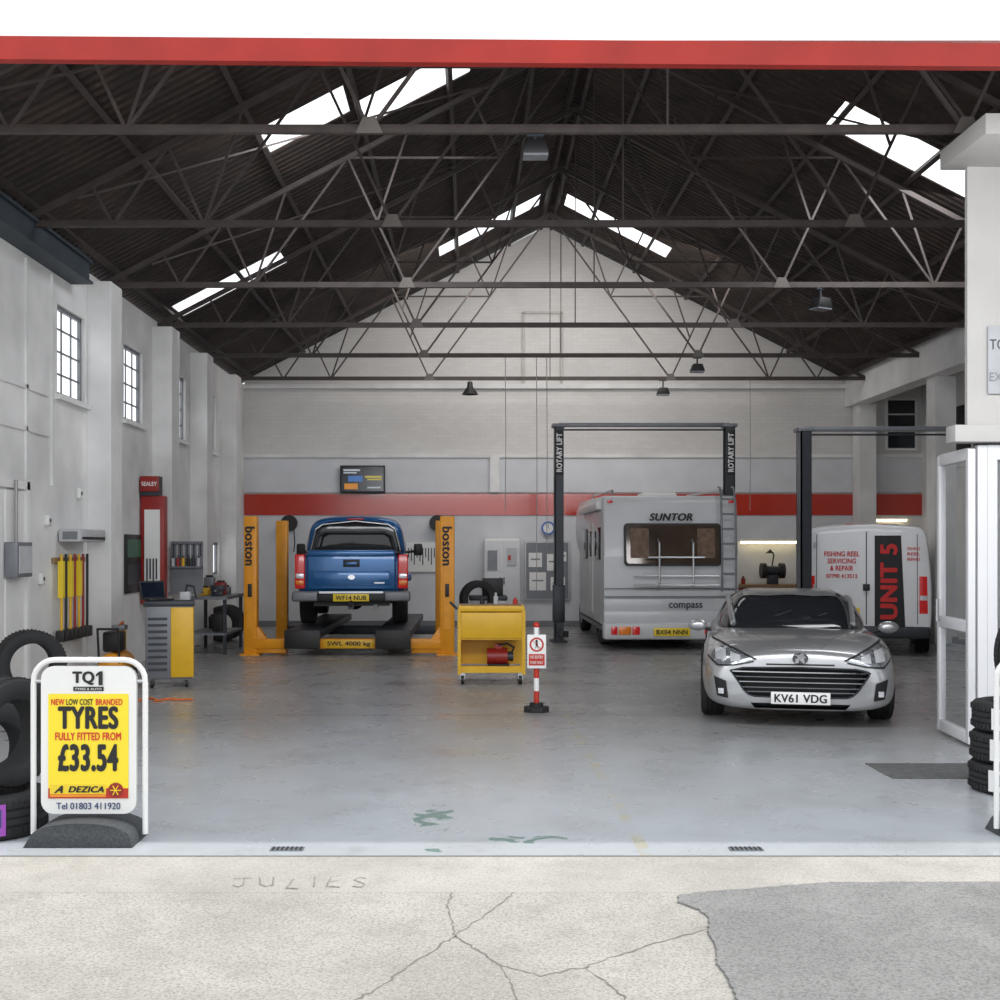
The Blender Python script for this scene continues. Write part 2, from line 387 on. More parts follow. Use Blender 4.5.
wb.b2(XL-WT,XL,YF,LY0,0,LZ1,m_wall).b2(XL-WT,XL,LY1,YB,0,LZ1,m_wall).b2(XL-WT,XL,LY0,LY1,0,LZ0,m_wall)
ys=[YF]+[v for p in wy for v in p]+[YB]
for i in range(0,len(ys),2): wb.b2(XL-WT,XL,ys[i],ys[i+1],WZ0,WZ1,m_wall)
struct(wb.done('wall_left',flat=True))
def window(name,a,c,z0,z1,nx,nz):
    q=MB(); x0=XL-.085
    for z in (z0,z1-.045): q.b2(x0,x0+.04,a,c,z,z+.045,m_grey)
    for y in (a,c-.045): q.b2(x0,x0+.04,y,y+.045,z0,z1,m_grey)
    for k in range(1,nx): q.b2(x0+.01,x0+.025,a+(c-a)*k/nx-.014,a+(c-a)*k/nx+.014,z0,z1,m_grey)
    for k in range(1,nz): q.b2(x0+.01,x0+.025,a,c,z0+(z1-z0)*k/nz-.011,z0+(z1-z0)*k/nz+.011,m_grey)
    q.b2(x0+.016,x0+.019,a,c,z0,z1,m_sky)
    struct(q.done(name,flat=True))
for i,(a,c) in enumerate(wy):
    window('window_%d'%(i+1),a,c,WZ0,WZ1,3,4)
    struct(MB().b2(XL-.05,XL+.06,a-.06,c+.06,WZ0-.06,WZ0,m_white).done('trim_%d'%(i+10)))
window('window_8',LY0,LY1,LZ0,LZ1,2,1)
for i,y in enumerate((15.0,18.07,20.5,23.05)):
    struct(MB().b2(XL,XL+.3,y,y+.48,0,ZE-.12,m_wall,bev=.01).done('wall_left_pier.%03d'%i,flat=True))
struct(MB().b2(XL,XL+.22,YF,14.4,4.80,5.06,m_beam).b2(XL,XL+.26,YF,14.42,5.04,5.07,m_beam).b2(XL,XL+.26,YF,14.42,4.79,4.82,m_beam).done('trim_1',flat=True))
q=MB()
for y in [11.2,11.75,12.3]: q.b2(XL,XL+.03,y,y+.5,0,2.25,m_white,bev=.008)
struct(q.done('door_1',flat=True))
q=MB(); q.b2(XL,XL+.05,12.85,12.93,0,2.35,m_white).b2(XL,XL+.05,YF,12.93,2.27,2.35,m_white)
for z in (2.9,3.35): q.b2(XL,XL+.025,YF,13.6,z,z+.05,m_wall)
for y in (12.0,12.9,13.7): q.b2(XL,XL+.025,y,y+.05,2.35,4.75,m_wall)
struct(q.done('trim_2',flat=True))
def roofz(x): return ZE+ (HS-abs(x-XC))*RISE/HS
gp=[(XL,0),(XW,0),(XW,ZE+.1),(XR,ZE+.1),(XC,ZE+RISE+.05),(XL,ZE+.1)]
struct(MB().prism(gp,.3,m_brick,Matrix.Translation((0,YB,0))@MXZ).done('wall_back',flat=True))
struct(MB().b2(XL,XW,YB-.05,YB,2.82,3.58,m_wallgrey).b2(XL,XW,YB-.09,YB,3.55,3.62,m_wall).done('trim_3',flat=True))
struct(MB().b2(XL,XW,YB-.07,YB,2.34,2.78,m_redstripe).done('trim_4',flat=True))
struct(MB().b2(XL,XW,YB-.05,YB,0,2.34,m_wallgrey).b2(XL,XW,YB-.07,YB,0,.12,m_grey).done('trim_5',flat=True))
struct(MB().b2(.42,.62,YB-.14,YB,2.82,3.6,m_wall).b2(XL,XR,YB-.12,YB,5.0,5.1,m_wall).done('trim_6',flat=True))
q=MB(); q.b2(8.72,9.4,YB-.08,YB-.0,3.7,4.8,m_white).b2(8.78,9.34,YB-.1,YB-.07,3.75,4.75,m_glassd)
for k in (1,2): q.b2(8.78,9.34,YB-.12,YB-.09,3.72+k*.36,3.75+k*.36,m_lgrey)
struct(q.done('window_6',flat=True))
struct(MB().b2(1.1,1.15,YB-.05,YB,5.1,6.6,m_pipe).b2(1.9,1.95,YB-.05,YB,5.1,6.6,m_pipe).b2(1.1,1.95,YB-.05,YB,6.58,6.63,m_pipe).done('trim_7',flat=True))
struct(MB().b2(XW,XW+.3,9.9,YB,0,ZE+.1,m_wall).done('wall_right',flat=True))
struct(MB().b2(XW-.03,XW,21.6,24,3.3,4.4,m_glassd).b2(XW-.05,XW,22.75,22.82,3.3,4.4,m_white).b2(XW-.05,XW,21.55,24.05,3.22,3.3,m_white).done('window_7',flat=True))
struct(MB().b2(XR-.05,XW+.3,YF,YB,ZE+.06,ZE+.16,m_wall).done('ceiling_side_bay',flat=True))
struct(MB().b2(XR-.05,XR+.3,YF,YB,4.62,ZE+.06,m_wall).done('trim_8',flat=True))
for i,y in enumerate((17.0,20.9,25.0)):
    struct(MB().b2(XR+.08,XR+.45,y,y+.4,0,4.62,m_wall,bev=.01).done('wall_right_pier.%03d'%i,flat=True))
def slope(side,gaps,name):
    bm=MB()
    xs=sorted(set([XL-.3 if side<0 else XC, XC if side<0 else XR+.3]+[g[2] for g in gaps]+[g[3] for g in gaps]))
    ysx=sorted(set([YF+.02,YB+.3]+[g[0] for g in gaps]+[g[1] for g in gaps]))
    for a,c in zip(xs,xs[1:]):
        for d,e in zip(ysx,ysx[1:]):
            mx_,my_=(a+c)/2,(d+e)/2
            if any(g[0]<my_<g[1] and g[2]<mx_<g[3] for g in gaps): continue
            bm.prism([(a,roofz(a)+.13),(c,roofz(c)+.13),(c,roofz(c)+.17),(a,roofz(a)+.17)],e-d,m_roof,Matrix.Translation((0,d,0))@MXZ)
    o=bm.done(name,flat=True); struct(o)
    for g in gaps:
        a,c=g[2],g[3]
        bm=bmesh.new(); vv=[bm.verts.new(p) for p in ((a,g[0],roofz(a)+.15),(c,g[0],roofz(c)+.15),(c,g[1],roofz(c)+.15),(a,g[1],roofz(a)+.15))]; bm.faces.new(vv)
        me=bpy.data.meshes.new('window_rooflight'); bm.to_mesh(me); bm.free(); me.materials.append(m_opal); o=bpy.data.objects.new('window_rooflight',me); COL.objects.link(o); struct(o)
slope(-1,[(13.8,14.65,-2.42,-1.45),(14.45,15.35,-1.38,.0),(18.4,19.2,-4.55,-2.9),(23.0,23.8,-.6,1.35)],'ceiling_slope')
slope(1,[(14.5,15.35,4.5,6.3),(23.0,23.8,1.85,3.85),(11.7,12.3,5.28,6.6)],'ceiling_slope.001')
o=struct(MB().b2(-7,12,-.06,.0,-.062,.062,m_lintel).done('trim_9',loc=(0,6.5,4.296),rot=(0,R(.42),0)))
struct(MB().b2(-7,12,6.46,6.50,4.36,8.9,m_fascia).done('wall_front_fascia'))
struct(MB().b2(4.11,5.05,10,10.05,2.62,4.9,m_office).b2(5.05,9.5,10,10.05,0,4.9,m_office).done('wall_front_office',flat=True))
struct(MB().b2(3.92,9.5,9.2,10.1,4.80,4.96,m_office,bev=.01).done('trim_20'))
struct(MB().b2(3.97,5.3,9.9,10.1,2.52,2.66,m_office,bev=.008).done('trim_21'))
q=MB(); q.b2(4.19,4.27,9.98,10.06,0,2.50,m_upvc,bev=.006).b2(4.27,5.05,9.98,10.06,2.38,2.50,m_upvc)
q.b2(4.33,5.05,10.01,10.03,.5,2.38,m_glass).b2(4.27,5.05,9.99,10.05,0,.5,m_upvc).b2(4.27,4.35,9.98,10.06,0,2.38,m_upvc)
struct(q.done('door_3',flat=True))
q=MB(); q.b2(-.03,.03,0,.07,.03,2.47,m_upvc,bev=.006).b2(-.03,.03,.78,.85,.03,2.47,m_upvc,bev=.006)
for z in (.03,.95,2.38): q.b2(-.028,.028,.05,.8,z,z+.1,m_upvc,bev=.006)
q.b2(-.01,.01,.07,.78,.1,2.4,m_glass)
q.cyl((-.06,.74,1.0),(-.06,.74,1.2),.012,m_alu).cyl((-.06,.74,1.02),(-.03,.74,1.02),.01,m_alu)
struct(q.done('door_4',loc=(4.14,9.98,.0),rot=(0,0,R(-4.5))))
s=top('wall_sign','small pale wall sign with grey lettering on office wall','sign',(4.60,9.99,3.2))
MB().b2(-.33,.3,-.02,0,-.28,.28,mat('sign_panel_pale',(.42,.43,.45),.5),bev=.005).done('panel',s)
text('TQ1',.17,.10,m_dgrey,s,(-.235,-.022,.12)); text('EXIT',.18,.07,m_grey,s,(-.23,-.022,-.14))
# ---------------- trusses ----------------
TY=[9.8,12.65,15.6,18.4,21.3,24.2]
def P(t,side): return (XC+side*HS*(1-t), ZE-.05+RISE*t)
for Y in TY:
    T=top('roof_truss','dark painted steel lattice roof truss with grey gusset plates','roof truss',(XC,Y,ZE),group='steel roof trusses')
    def pt(p): return (p[0]-XC,0,p[1]-ZE)
    MB().b2(-HS,HS,-.028,.028,-.075,-.03,m_steel).b2(-HS,HS,-.005,.005,-.03,.0,m_steel).done('tie_beam',T,flat=True)
    for sd in (-1,1):
        a=P(0,sd);c=P(1,sd)
        MB().bar(pt(a),pt(c),.06,.06,m_steel).done('rafter',T,flat=True)
        n1=(XC+sd*HS*(1-.62),ZE-.05); n0=(XC+sd*HS*(1-.31),ZE-.05)
        M_=((n1[0]+c[0])/2,(n1[1]+c[1])/2); Mq=((P(.5,sd)[0]+n1[0])/2,(P(.5,sd)[1]+n1[1])/2)
        for p,r,w in ((P(.5,sd),n1,.038),(n1,c,.036),(P(.25,sd),n0,.026),(P(.5,sd),n0,.026),(P(.75,sd),M_,.025),(P(.5,sd),M_,.025),(P(.125,sd),(XC+sd*HS*(1-.16),ZE-.05),.02),(P(.25,sd),(XC+sd*HS*(1-.16),ZE-.05),.02),(P(.375,sd),n0,.018),(P(.625,sd),Mq,.018),(P(.875,sd),M_,.018)):
            MB().bar(pt(p),pt(r),w,.028,m_steel).done('strut',T,flat=True)
        g=pt(n1)
        MB().prism([(g[0]-.11,g[2]-.03),(g[0]+.11,g[2]-.03),(g[0]+.05,g[2]+.10),(g[0]-.05,g[2]+.10)],.012,m_gus,Matrix.Translation((0,-.04,0))@MXZ).done('gusset_plate',T,flat=True)
    MB().bar(pt(P(1,1)),(0,0,-.05),.016,.016,m_steel).done('king_rod',T,flat=True)
for sd in (-1,1):
    for k,t in enumerate((.03,.2,.37,.54,.71,.88,.985)):
        p=P(t,sd)
        ob=MB().b2(-.03,.03,6.7,YB,.0,.08,m_steel).done('purlin',loc=(p[0],0,p[1]+.07),rot=(0,sd*math.atan(RISE/HS),0),flat=True)
        tag(ob,'dark steel purlin running under the corrugated roof sheets','roof beam','roof purlins')
for y0,y1,sd in ((9.8,12.65,-1),(12.65,15.6,1),(15.6,18.4,-1),(18.4,21.3,1),(9.8,12.65,1),(12.65,15.6,-1)):
    a=P(.1,sd);c=P(.8,sd)
    ob=MB().bar((a[0],y0+.05,a[1]-.04),(c[0],y1-.05,c[1]-.04),.022,.022,m_steel).done('diagonal_brace',flat=True); tag(ob,'thin dark steel diagonal brace under the roof','roof beam','roof diagonal braces')
# ---------------- lamps ----------------
def flood(x,y,z,w=.32,rz=0,dr=.3,lbl='square industrial floodlight hanging from a roof truss'):
    f=top('flood_lamp',lbl,'lamp',(x,y,z),rz,'hanging industrial floodlights')
    MB().prism([(-.5*w,0),(.5*w,0),(.32*w,.5*w),(-.32*w,.5*w)],w*.7,m_gril,Matrix.Translation((0,-w*.35,0))@MXZ,bev=.01).done('housing',f)
    MB().b2(-.45*w,.45*w,-w*.32,w*.32,-.02,0,m_grey).done('lens',f)
    MB().cyl((0,0,w*.45),(0,0,w*.5+dr),.015,m_dgrey).b2(-.3*w,.3*w,-.02,.02,w*.5+dr-.02,w*.5+dr,m_dgrey).done('bracket',f)
flood(.53,9.8,4.83,.22,0,.06); flood(4.52,15.6,4.74,.26,.5,.13); flood(4.0,21.3,4.76,.25,0,.12)
flood(3.86,24.2,4.72,.26,0,.16)
f=top('pendant_lamp','small black conical pendant lamp on a cable','lamp',(0,24.2,4.72))
MB().lathe([(.0,.26),(.05,.25),(.06,.15),(.17,0),(.15,0),(.05,.13),(0,.14)],m_blk).done('lamp_shade',f); MB().cyl((0,0,.24),(0,0,.30),.008,m_blk).done('cable',f)
for x,y,z0 in ((1.17,21.3,.9),(1.35,21.3,1.7),(.62,21.3,2.3),(5.6,24.2,2.4)):
    o=MB().tube([(0,0,z0),(.01,0,(z0+5)/2),(0,0,5.0)],.007,m_pipe,6).done('hanging_cable',loc=(x,y,0)); tag(o,'thin grey cable hanging from a roof truss','cable','hanging cables')
# ---------------- swing sign ----------------
def swing(loc):
    S=top('pavement_sign','white framed pavement sign with yellow tyre price poster','sign',loc,group='pavement signs')
    def rr(w,z0,z1,r,n=5):
        pts=[]
        for cx,cz,a0 in ((w-r,z0+r,-90),(w-r,z1-r,0),(-w+r,z1-r,90),(-w+r,z0+r,180)):
            for k in range(n+1):
                a=R(a0+90*k/n); pts.append((cx+r*math.cos(a),cz+r*math.sin(a)))
        return pts
    fr=[(-.315,0,.04)]+[(-.315,0,.88)]+[(-.315+.12*(1-math.cos(a)),0,.90+.12*math.sin(a)) for a in [R(k*15) for k in range(1,6)]]+[(-.19,0,1.02),(.19,0,1.02)]+[(.315-.12*(1-math.cos(a)),0,.90+.12*math.sin(a)) for a in [R(90-k*15) for k in range(1,6)]]+[(.315,0,.88),(.315,0,.04)]
    MB().tube(fr,.016,m_white,10).done('frame',S)
    bp=[(-.315,0),(.29,0)]+[(.28*math.cos(a),.02+.115*math.sin(a)**.6) for a in [R(k*12) for k in range(1,15)]]
    MB().prism(bp,.34,m_base,Matrix.Translation((0,-.17,0))@MXZ,bev=.006).done('base',S)
    MB().prism(rr(.268,.155,.985,.07),.03,m_white,Matrix.Translation((0,-.015,0))@MXZ).done('panel',S)
    MB().prism(rr(.225,.243,.83,.008),.004,m_posterY,Matrix.Translation((0,-.021,0))@MXZ).done('poster',S)
    for x in (-.29,.29): MB().cyl((x*.9,0,.9),(x*1.08,0,.9),.012,m_alu).done('hinge',S)
    y=-.0225
    text('TQ',.125,.078,m_ink,S,(-.028,y+.004,.918),bold=.05)
    MB().prism([(.058,.879),(.080,.879),(.080,.957),(.064,.957),(.044,.942),(.044,.928),(.058,.936)],.003,m_ink,Matrix.Translation((0,y,0))@MXZ).done('numeral',S)
    MB().b2(-.085,.085,y+.003,-.01,.846,.870,m_ink).done('strapline_strip',S)
    text('TYRES & AUTO',.15,.012,m_wink,S,(0,y+.001,.858))
    text('NEW',.075,.034,m_rink,S,(-.17,y,.785),bold=.03); text('LOW COST',.15,.034,m_ink,S,(-.048,y,.785),bold=.03); text('BRANDED',.15,.034,m_rink,S,(.118,y,.785),bold=.03)
    text('TYRES',.34,.13,m_ink,S,(0,y,.697),bold=.055)
    text('FULLY FITTED FROM',.37,.045,m_rink,S,(0,y,.592),bold=.035)
    text('£33.54',.34,.155,m_ink,S,(0,y,.472),bold=.055)
    MB().b2(-.225,.225,y,-.02,.243,.30,m_red).done('base_strip',S); MB().b2(-.215,.10,y-.001,-.02,.268,.322,m_plateY).done('logo_strip',S)
    MB().b2(-.215,.10,y-.002,-.02,.252,.266,mat('poster_orange',(.85,.30,.02),.5)).done('underline',S)
    text('DEZICA',.20,.036,m_ink,S,(-.01,y-.003,.295),shear=.25,bold=.05); text('A',.05,.042,m_ink,S,(-.165,y-.003,.295),shear=.5,bold=.05)
    q=MB().cyl((.155,y-.003,.29),(.155,-.018,.29),.042,m_dred,20)
    for k in range(6):
        a=k*math.pi/3; q.bar((.155,y-.005,.29),(.155+.03*math.cos(a),y-.005,.29+.03*math.sin(a)),.008,.004,m_posterY)
    q.done('wheel_emblem',S)
    text('Tel 01803 411920',.36,.038,m_bink,S,(0,y+.004,.200),bold=.015)
    return S
SG=swing((-2.145,6.82,0)); dup(SG,(3.34,6.95,0))
# ---------------- tyres ----------------
def tyre(loc,rot,R_=.32,w=.2,label='new black car tyre standing upright',stick=None,grp='new tyres'):
    T=MB().lathe(TYREPROF(R_,w),m_rub,Matrix.Identity(4),40,True)
    for k in range(56):
        a=2*math.pi*k/56
        for z in (-.29,.29): T.box((R_*.985*math.cos(a),R_*.985*math.sin(a),w*z),(.02,.012,w*.16),m_rub,(0,0,a+.3))
    T=T.done('tyre',None,loc,rot); tag(T,label,'tyre',grp)
    if stick:
        m,a,sw=stick; r=R_+.014
        q=MB(); n=6
        for k in range(n):
            b_=a+(k-n/2)*sw/n; q.box((r*math.cos(b_),r*math.sin(b_),0),(.006,sw/n*r*1.05,w*.7),m,(0,0,b_))
            if k in (1,2,4): q.box(((r+.004)*math.cos(b_),(r+.004)*math.sin(b_),w*.05),(.003,sw/n*r*.5,w*.4),m_bink,(0,0,b_))
        q.done('label',T)
    return T
tyre((-2.80,7.05,.125),(0,0,0),.32,.25,label='black tyre lying flat with a purple label',stick=(m_purple,R(-62),.35))
tyre((-2.72,7.08,.572),(0,R(90),R(-28)),.32,.24,label='new black tyre standing on another tyre, white sticker',stick=(m_white,R(-112),.75))
tyre((-3.1,7.85,.33),(R(90),0,R(60)),label='black tyre standing beside a stack')
tyre((-4.22,11.6,.10),(0,0,0),label='black tyre lying flat by the wall')
tyre((-4.22,11.6,.535),(R(90),0,R(35)),R_=.33,w=.23,label='black tyre standing on top of a flat tyre')
for k in range(3): tyre((3.74+.01*k,8.24,.10+.205*k),(0,0,0),label='black tyre lying flat in a stack, white label',stick=(m_white,R(-128),.6))
tyre((3.86,8.24,.93),(R(90),0,R(25)),label='black tyre standing on top of a stack')
# ---------------- mat, drains ----------------
o=MB().b2(-.42,.42,-.30,.30,0,.006,m_mat,bev=.002).done('door_mat',loc=(3.44,8.95,0)); tag(o,'dark rubber mat lying on the workshop floor','mat')
for x in (-1.0,1.51):
    q=MB().b2(-.09,.09,-.04,.04,0,.006,m_grey)
    for k in range(7): q.b2(-.08+k*.025,-.07+k*.025,-.035,.035,.004,.009,m_dgrey)
    o=q.done('floor_drain',loc=(x,6.62,0)); tag(o,'small metal drain grating set in the floor edge','drain','floor drains')
E=top('scratched_writing','faint letters scratched in the concrete threshold','lettering',(-1.17,5.96,-.024))
m_scr=mat('scratch_dark',(.29,.28,.255),.95,0,.4,40)
LT={'J':[[(.0,.9),(.8,1.0)],[(.5,1.0),(.45,.2),(.25,0),(.0,.15)]],'U':[[(0,1),(.05,.2),(.3,0),(.6,.15),(.65,1)]],'L':[[(.1,1),(.05,.05),(.6,.0)]],'I':[[(.1,.95),(.08,0)]],'E':[[(.6,1),(.05,.95),(.0,.05),(.6,0)],[(.05,.5),(.45,.55)]],'S':[[(.6,.9),(.3,1),(.05,.75),(.55,.35),(.4,.02),(.0,.1)]]}
x=0
for ch in 'JULIES':
    sl=random.uniform(-.25,.15); dy=random.uniform(-.02,.02); hs=random.uniform(.13,.18)
    for st_ in LT[ch]:
        P3=[(x+.11*a+sl*.1*b_,dy+hs*b_,.17*b_*.035+.001) for a,b_ in st_]
        MB().tube(P3,.004,m_scr,5).done('scratch',E)
    x+=.07 if ch=='I' else .13
# ---------------- silver coupe ----------------
def coupe():
    C=top('car','silver metallic coupe with wide black grille and front number plate','car',(2.99,10.95,0),R(-12))
    kz=.93
    st=[(0.02,[(0,.20),(.50,.20),(.66,.30),(.70,.45),(.62,.64),(.36,.73),(0,.75)]),
        (.10,[(0,.17),(.70,.17),(.82,.28),(.84,.50),(.75,.68),(.44,.77),(0,.79)]),
        (.35,[(0,.16),(.80,.16),(.89,.28),(.905,.56),(.83,.77),(.5,.83),(0,.85)]),
        (.7,[(0,.16),(.80,.16),(.915,.30),(.925,.60),(.88,.83),(.55,.87),(0,.885)]),
        (1.1,[(0,.16),(.80,.16),(.92,.32),(.93,.62),(.89,.86),(.58,.90),(0,.92)]),
        (1.6,[(0,.16),(.80,.16),(.905,.30),(.915,.62),(.87,.86),(.62,.91),(0,.94)]),
        (2.6,[(0,.16),(.80,.16),(.90,.28),(.915,.62),(.88,.86),(.62,.92),(0,.94)]),
        (3.5,[(0,.16),(.80,.16),(.92,.32),(.93,.65),(.88,.90),(.6,.95),(0,.97)]),
        (4.1,[(0,.2),(.75,.2),(.85,.32),(.86,.6),(.8,.86),(.5,.93),(0,.95)]),
        (4.27,[(0,.3),(.5,.3),(.65,.38),(.68,.55),(.62,.78),(.4,.86),(0,.88)])]
    st=[(y,[(x*.97,z*kz) for x,z in h]) for y,h in st]
    body=loft('body',st,m_silver,None,3)
    bv=bvh_of(body)
    T1=[(-.62,.525),(-.50,.555),(0,.565),(.50,.555),(.62,.525)]; B1=[(-.50,.35),(-.44,.295),(0,.29),(.44,.295),(.50,.35)]
    cuts=[]
    for y in (.93,3.52):
        for s in (-1,1):
            cuts.append(MB().cyl((s*.62,y,.31),(s*1.1,y,.31),.365,m_blk,40).done('cut'))
    cuts.append(MB().prism(T1+B1[::-1],.80,m_gril,Matrix.Translation((0,-.5,0))@MXZ).done('cut',flat=True))
    cuts.append(MB().prism([(-.44,.235),(.44,.235),(.40,.185),(-.40,.185)],.75,m_gril,Matrix.Translation((0,-.5,0))@MXZ).done('cut',flat=True))
    bake(body,cuts); body.parent=C
    def hy(x,z,d=.0):
        h=bv.ray_cast(Vector((x,-5,z)),Vector((0,1,0)))[0]; return Vector((x,(h.y if h else 0)-d,z))
    gh=[(1.12,[(0,.84),(.50,.84),(.52,.85),(.40,.89),(0,.90)]),
        (1.5,[(0,.8),(.72,.82),(.70,.90),(.52,1.06),(0,1.08)]),
        (2.0,[(0,.8),(.80,.84),(.77,.95),(.60,1.28),(0,1.24)]),
        (2.5,[(0,.8),(.80,.84),(.77,.97),(.60,1.35),(0,1.27)]),
        (3.0,[(0,.8),(.78,.84),(.75,.97),(.57,1.30),(0,1.22)]),
        (3.6,[(0,.8),(.70,.86),(.66,.95),(.46,1.10),(0,1.05)]),
        (4.0,[(0,.85),(.56,.88),(.52,.92),(.38,.96),(0,.96)])]
    gh=[(y,[(x,z*kz) for x,z in h]) for y,h in gh]
    cab=loft('windscreen',gh,m_glassd,C,3)
    bc=bvh_of(cab)
    patch(bc,[(-.48,2.02),(-.25,1.94),(0,2.0),(.25,1.94),(.48,2.02)],[(-.46,3.0),(-.25,2.95),(0,2.95),(.25,2.95),(.46,3.0)],m_silver,'roof',C,.010,'z',24,8)
    for s in (-1,1):
        pts=[]
        for k in range(15):
            y=1.25+k*.18; f=k/14
            h=bc.ray_cast(Vector((s*(.575+.06*math.sin(math.pi*f)),y,5)),Vector((0,0,-1)))[0]
            if h: pts.append(h+Vector((0,0,.005)))
        MB().tube(pts,.030,m_alu,8).done('roof_arch',C)
    MB().prism([(x*.99,z) for x,z in T1+B1[::-1]],.01,m_gril,Matrix.Translation((0,.285,0))@MXZ).done('grille',C)
    for z,w,r,mm in ((.52,.60,.009,m_chrome),(.47,.585,.005,m_grey),(.425,.56,.006,m_alu),(.375,.525,.005,m_grey),(.335,.485,.005,m_grey)):
        MB().tube([hy(-w+2*w*k/20,z,-.03 if r<.008 else -.005) for k in range(21)],r,mm,6).done('grille_slat',C)
    MB().tube([hy(x,z,.0) for x,z in resample(T1+B1[::-1],44)],.008,m_dgrey,6,True).done('grille_surround',C)
    patch(bv,[(-.30,.598),(.30,.598)],[(-.30,.584),(.30,.584)],m_gril,'upper_slot',C,.010,'y',14,2)
    patch(bv,[(.66,.43),(.77,.47)],[(.64,.27),(.74,.29)],m_gril,'fog_lamp_recess',C,.010,'y',8,5,True)
    patch(bv,[(.68,.36),(.73,.36)],[(.68,.31),(.73,.31)],m_lampcl,'fog_lamp',C,.016,'y',5,3,True)
    patch(bv,[(.40,.635),(.56,.70),(.72,.750),(.84,.772)],[(.42,.618),(.58,.585),(.73,.575),(.825,.64)],m_head,'headlamp',C,.012,'y',20,8,True)
    patch(bv,[(.53,.665),(.62,.69)],[(.53,.612),(.62,.608)],m_lampcl,'headlamp_projector',C,.020,'y',6,4,True)
    patch(bv,[(.66,.705),(.76,.725)],[(.66,.615),(.755,.62)],m_lampcl,'headlamp_reflector',C,.020,'y',6,4,True)
    patch(bv,[(.38,.638),(.56,.715),(.72,.765),(.845,.785)],[(.40,.628),(.56,.70),(.72,.749),(.84,.771)],m_gril,'headlamp_trim',C,.016,'y',20,2,True)
    patch(bv,[(.41,.618),(.58,.586),(.73,.576),(.825,.642)],[(.41,.608),(.58,.574),(.735,.564),(.835,.632)],m_gril,'headlamp_lower_trim',C,.016,'y',20,2,True)
    for s in (-1,1):
        pts=[]
        for k in range(11):
            y=.14+k*.11; h=bv.ray_cast(Vector((s*(.20+.035*k),y,5)),Vector((0,0,-1)))[0]
            if h: pts.append(h-Vector((0,0,.003)))
        MB().tube(pts,.006,m_grey,6).done('bonnet_seam',C)
    e=hy(0,.648)
    sh=[(-.05,-.05),(-.02,-.055),(-.012,-.02),(.015,-.05),(.04,-.055),(.03,-.015),(.05,.015),(.035,.03),(.035,.055),(.01,.06),(-.01,.035),(-.045,.045),(-.05,.03),(-.02,.01),(-.045,-.01)]
    RT=Euler((R(-28),0,0)).to_matrix().to_4x4()
    MB().prism([(.07*math.cos(k*math.pi/8),.055*math.sin(k*math.pi/8)) for k in range(16)],.012,m_dgrey,Matrix.Translation((0,e.y-.035,.652))@RT@MXZ).done('emblem_recess',C)
    MB().prism([(x*.95,z*.85) for x,z in sh],.012,m_chrome,Matrix.Translation((0,e.y-.046,.652))@RT@MXZ).done('emblem',C)
    yy=hy(0,.30).y
    MB().b2(-.26,.26,yy-.05,yy-.028,.235,.345,m_plateW,bev=.004).b2(-.2,.2,yy-.03,yy+.06,.24,.285,m_gril).done('number_plate',C)
    text('KV61 VDG',.46,.075,m_ink,C,(0,yy-.052,.29),bold=.03,name='plate_lettering')
    for s in (-1,1):
        MB().sph((s*.95,1.55,.90*kz+.01),.1,m_silver,(1.0,.5,.62)).cyl((s*.82,1.6,.80),(s*.93,1.56,.83),.02,m_blk).done('wing_mirror',C)
        for y in (.93,3.52): wheel(C,(s*.79,y,.335),.335,.22,s,spokes=7)
    MB().tube([(-.1,1.22,.84*1.0),(.35,1.5,.985)],.008,m_blk,6).done('wiper',C)
    MB().tube([(-.45,1.3,.86),(.0,1.5,1.01)],.008,m_blk,6).done('wiper',C)
    return C
coupe()
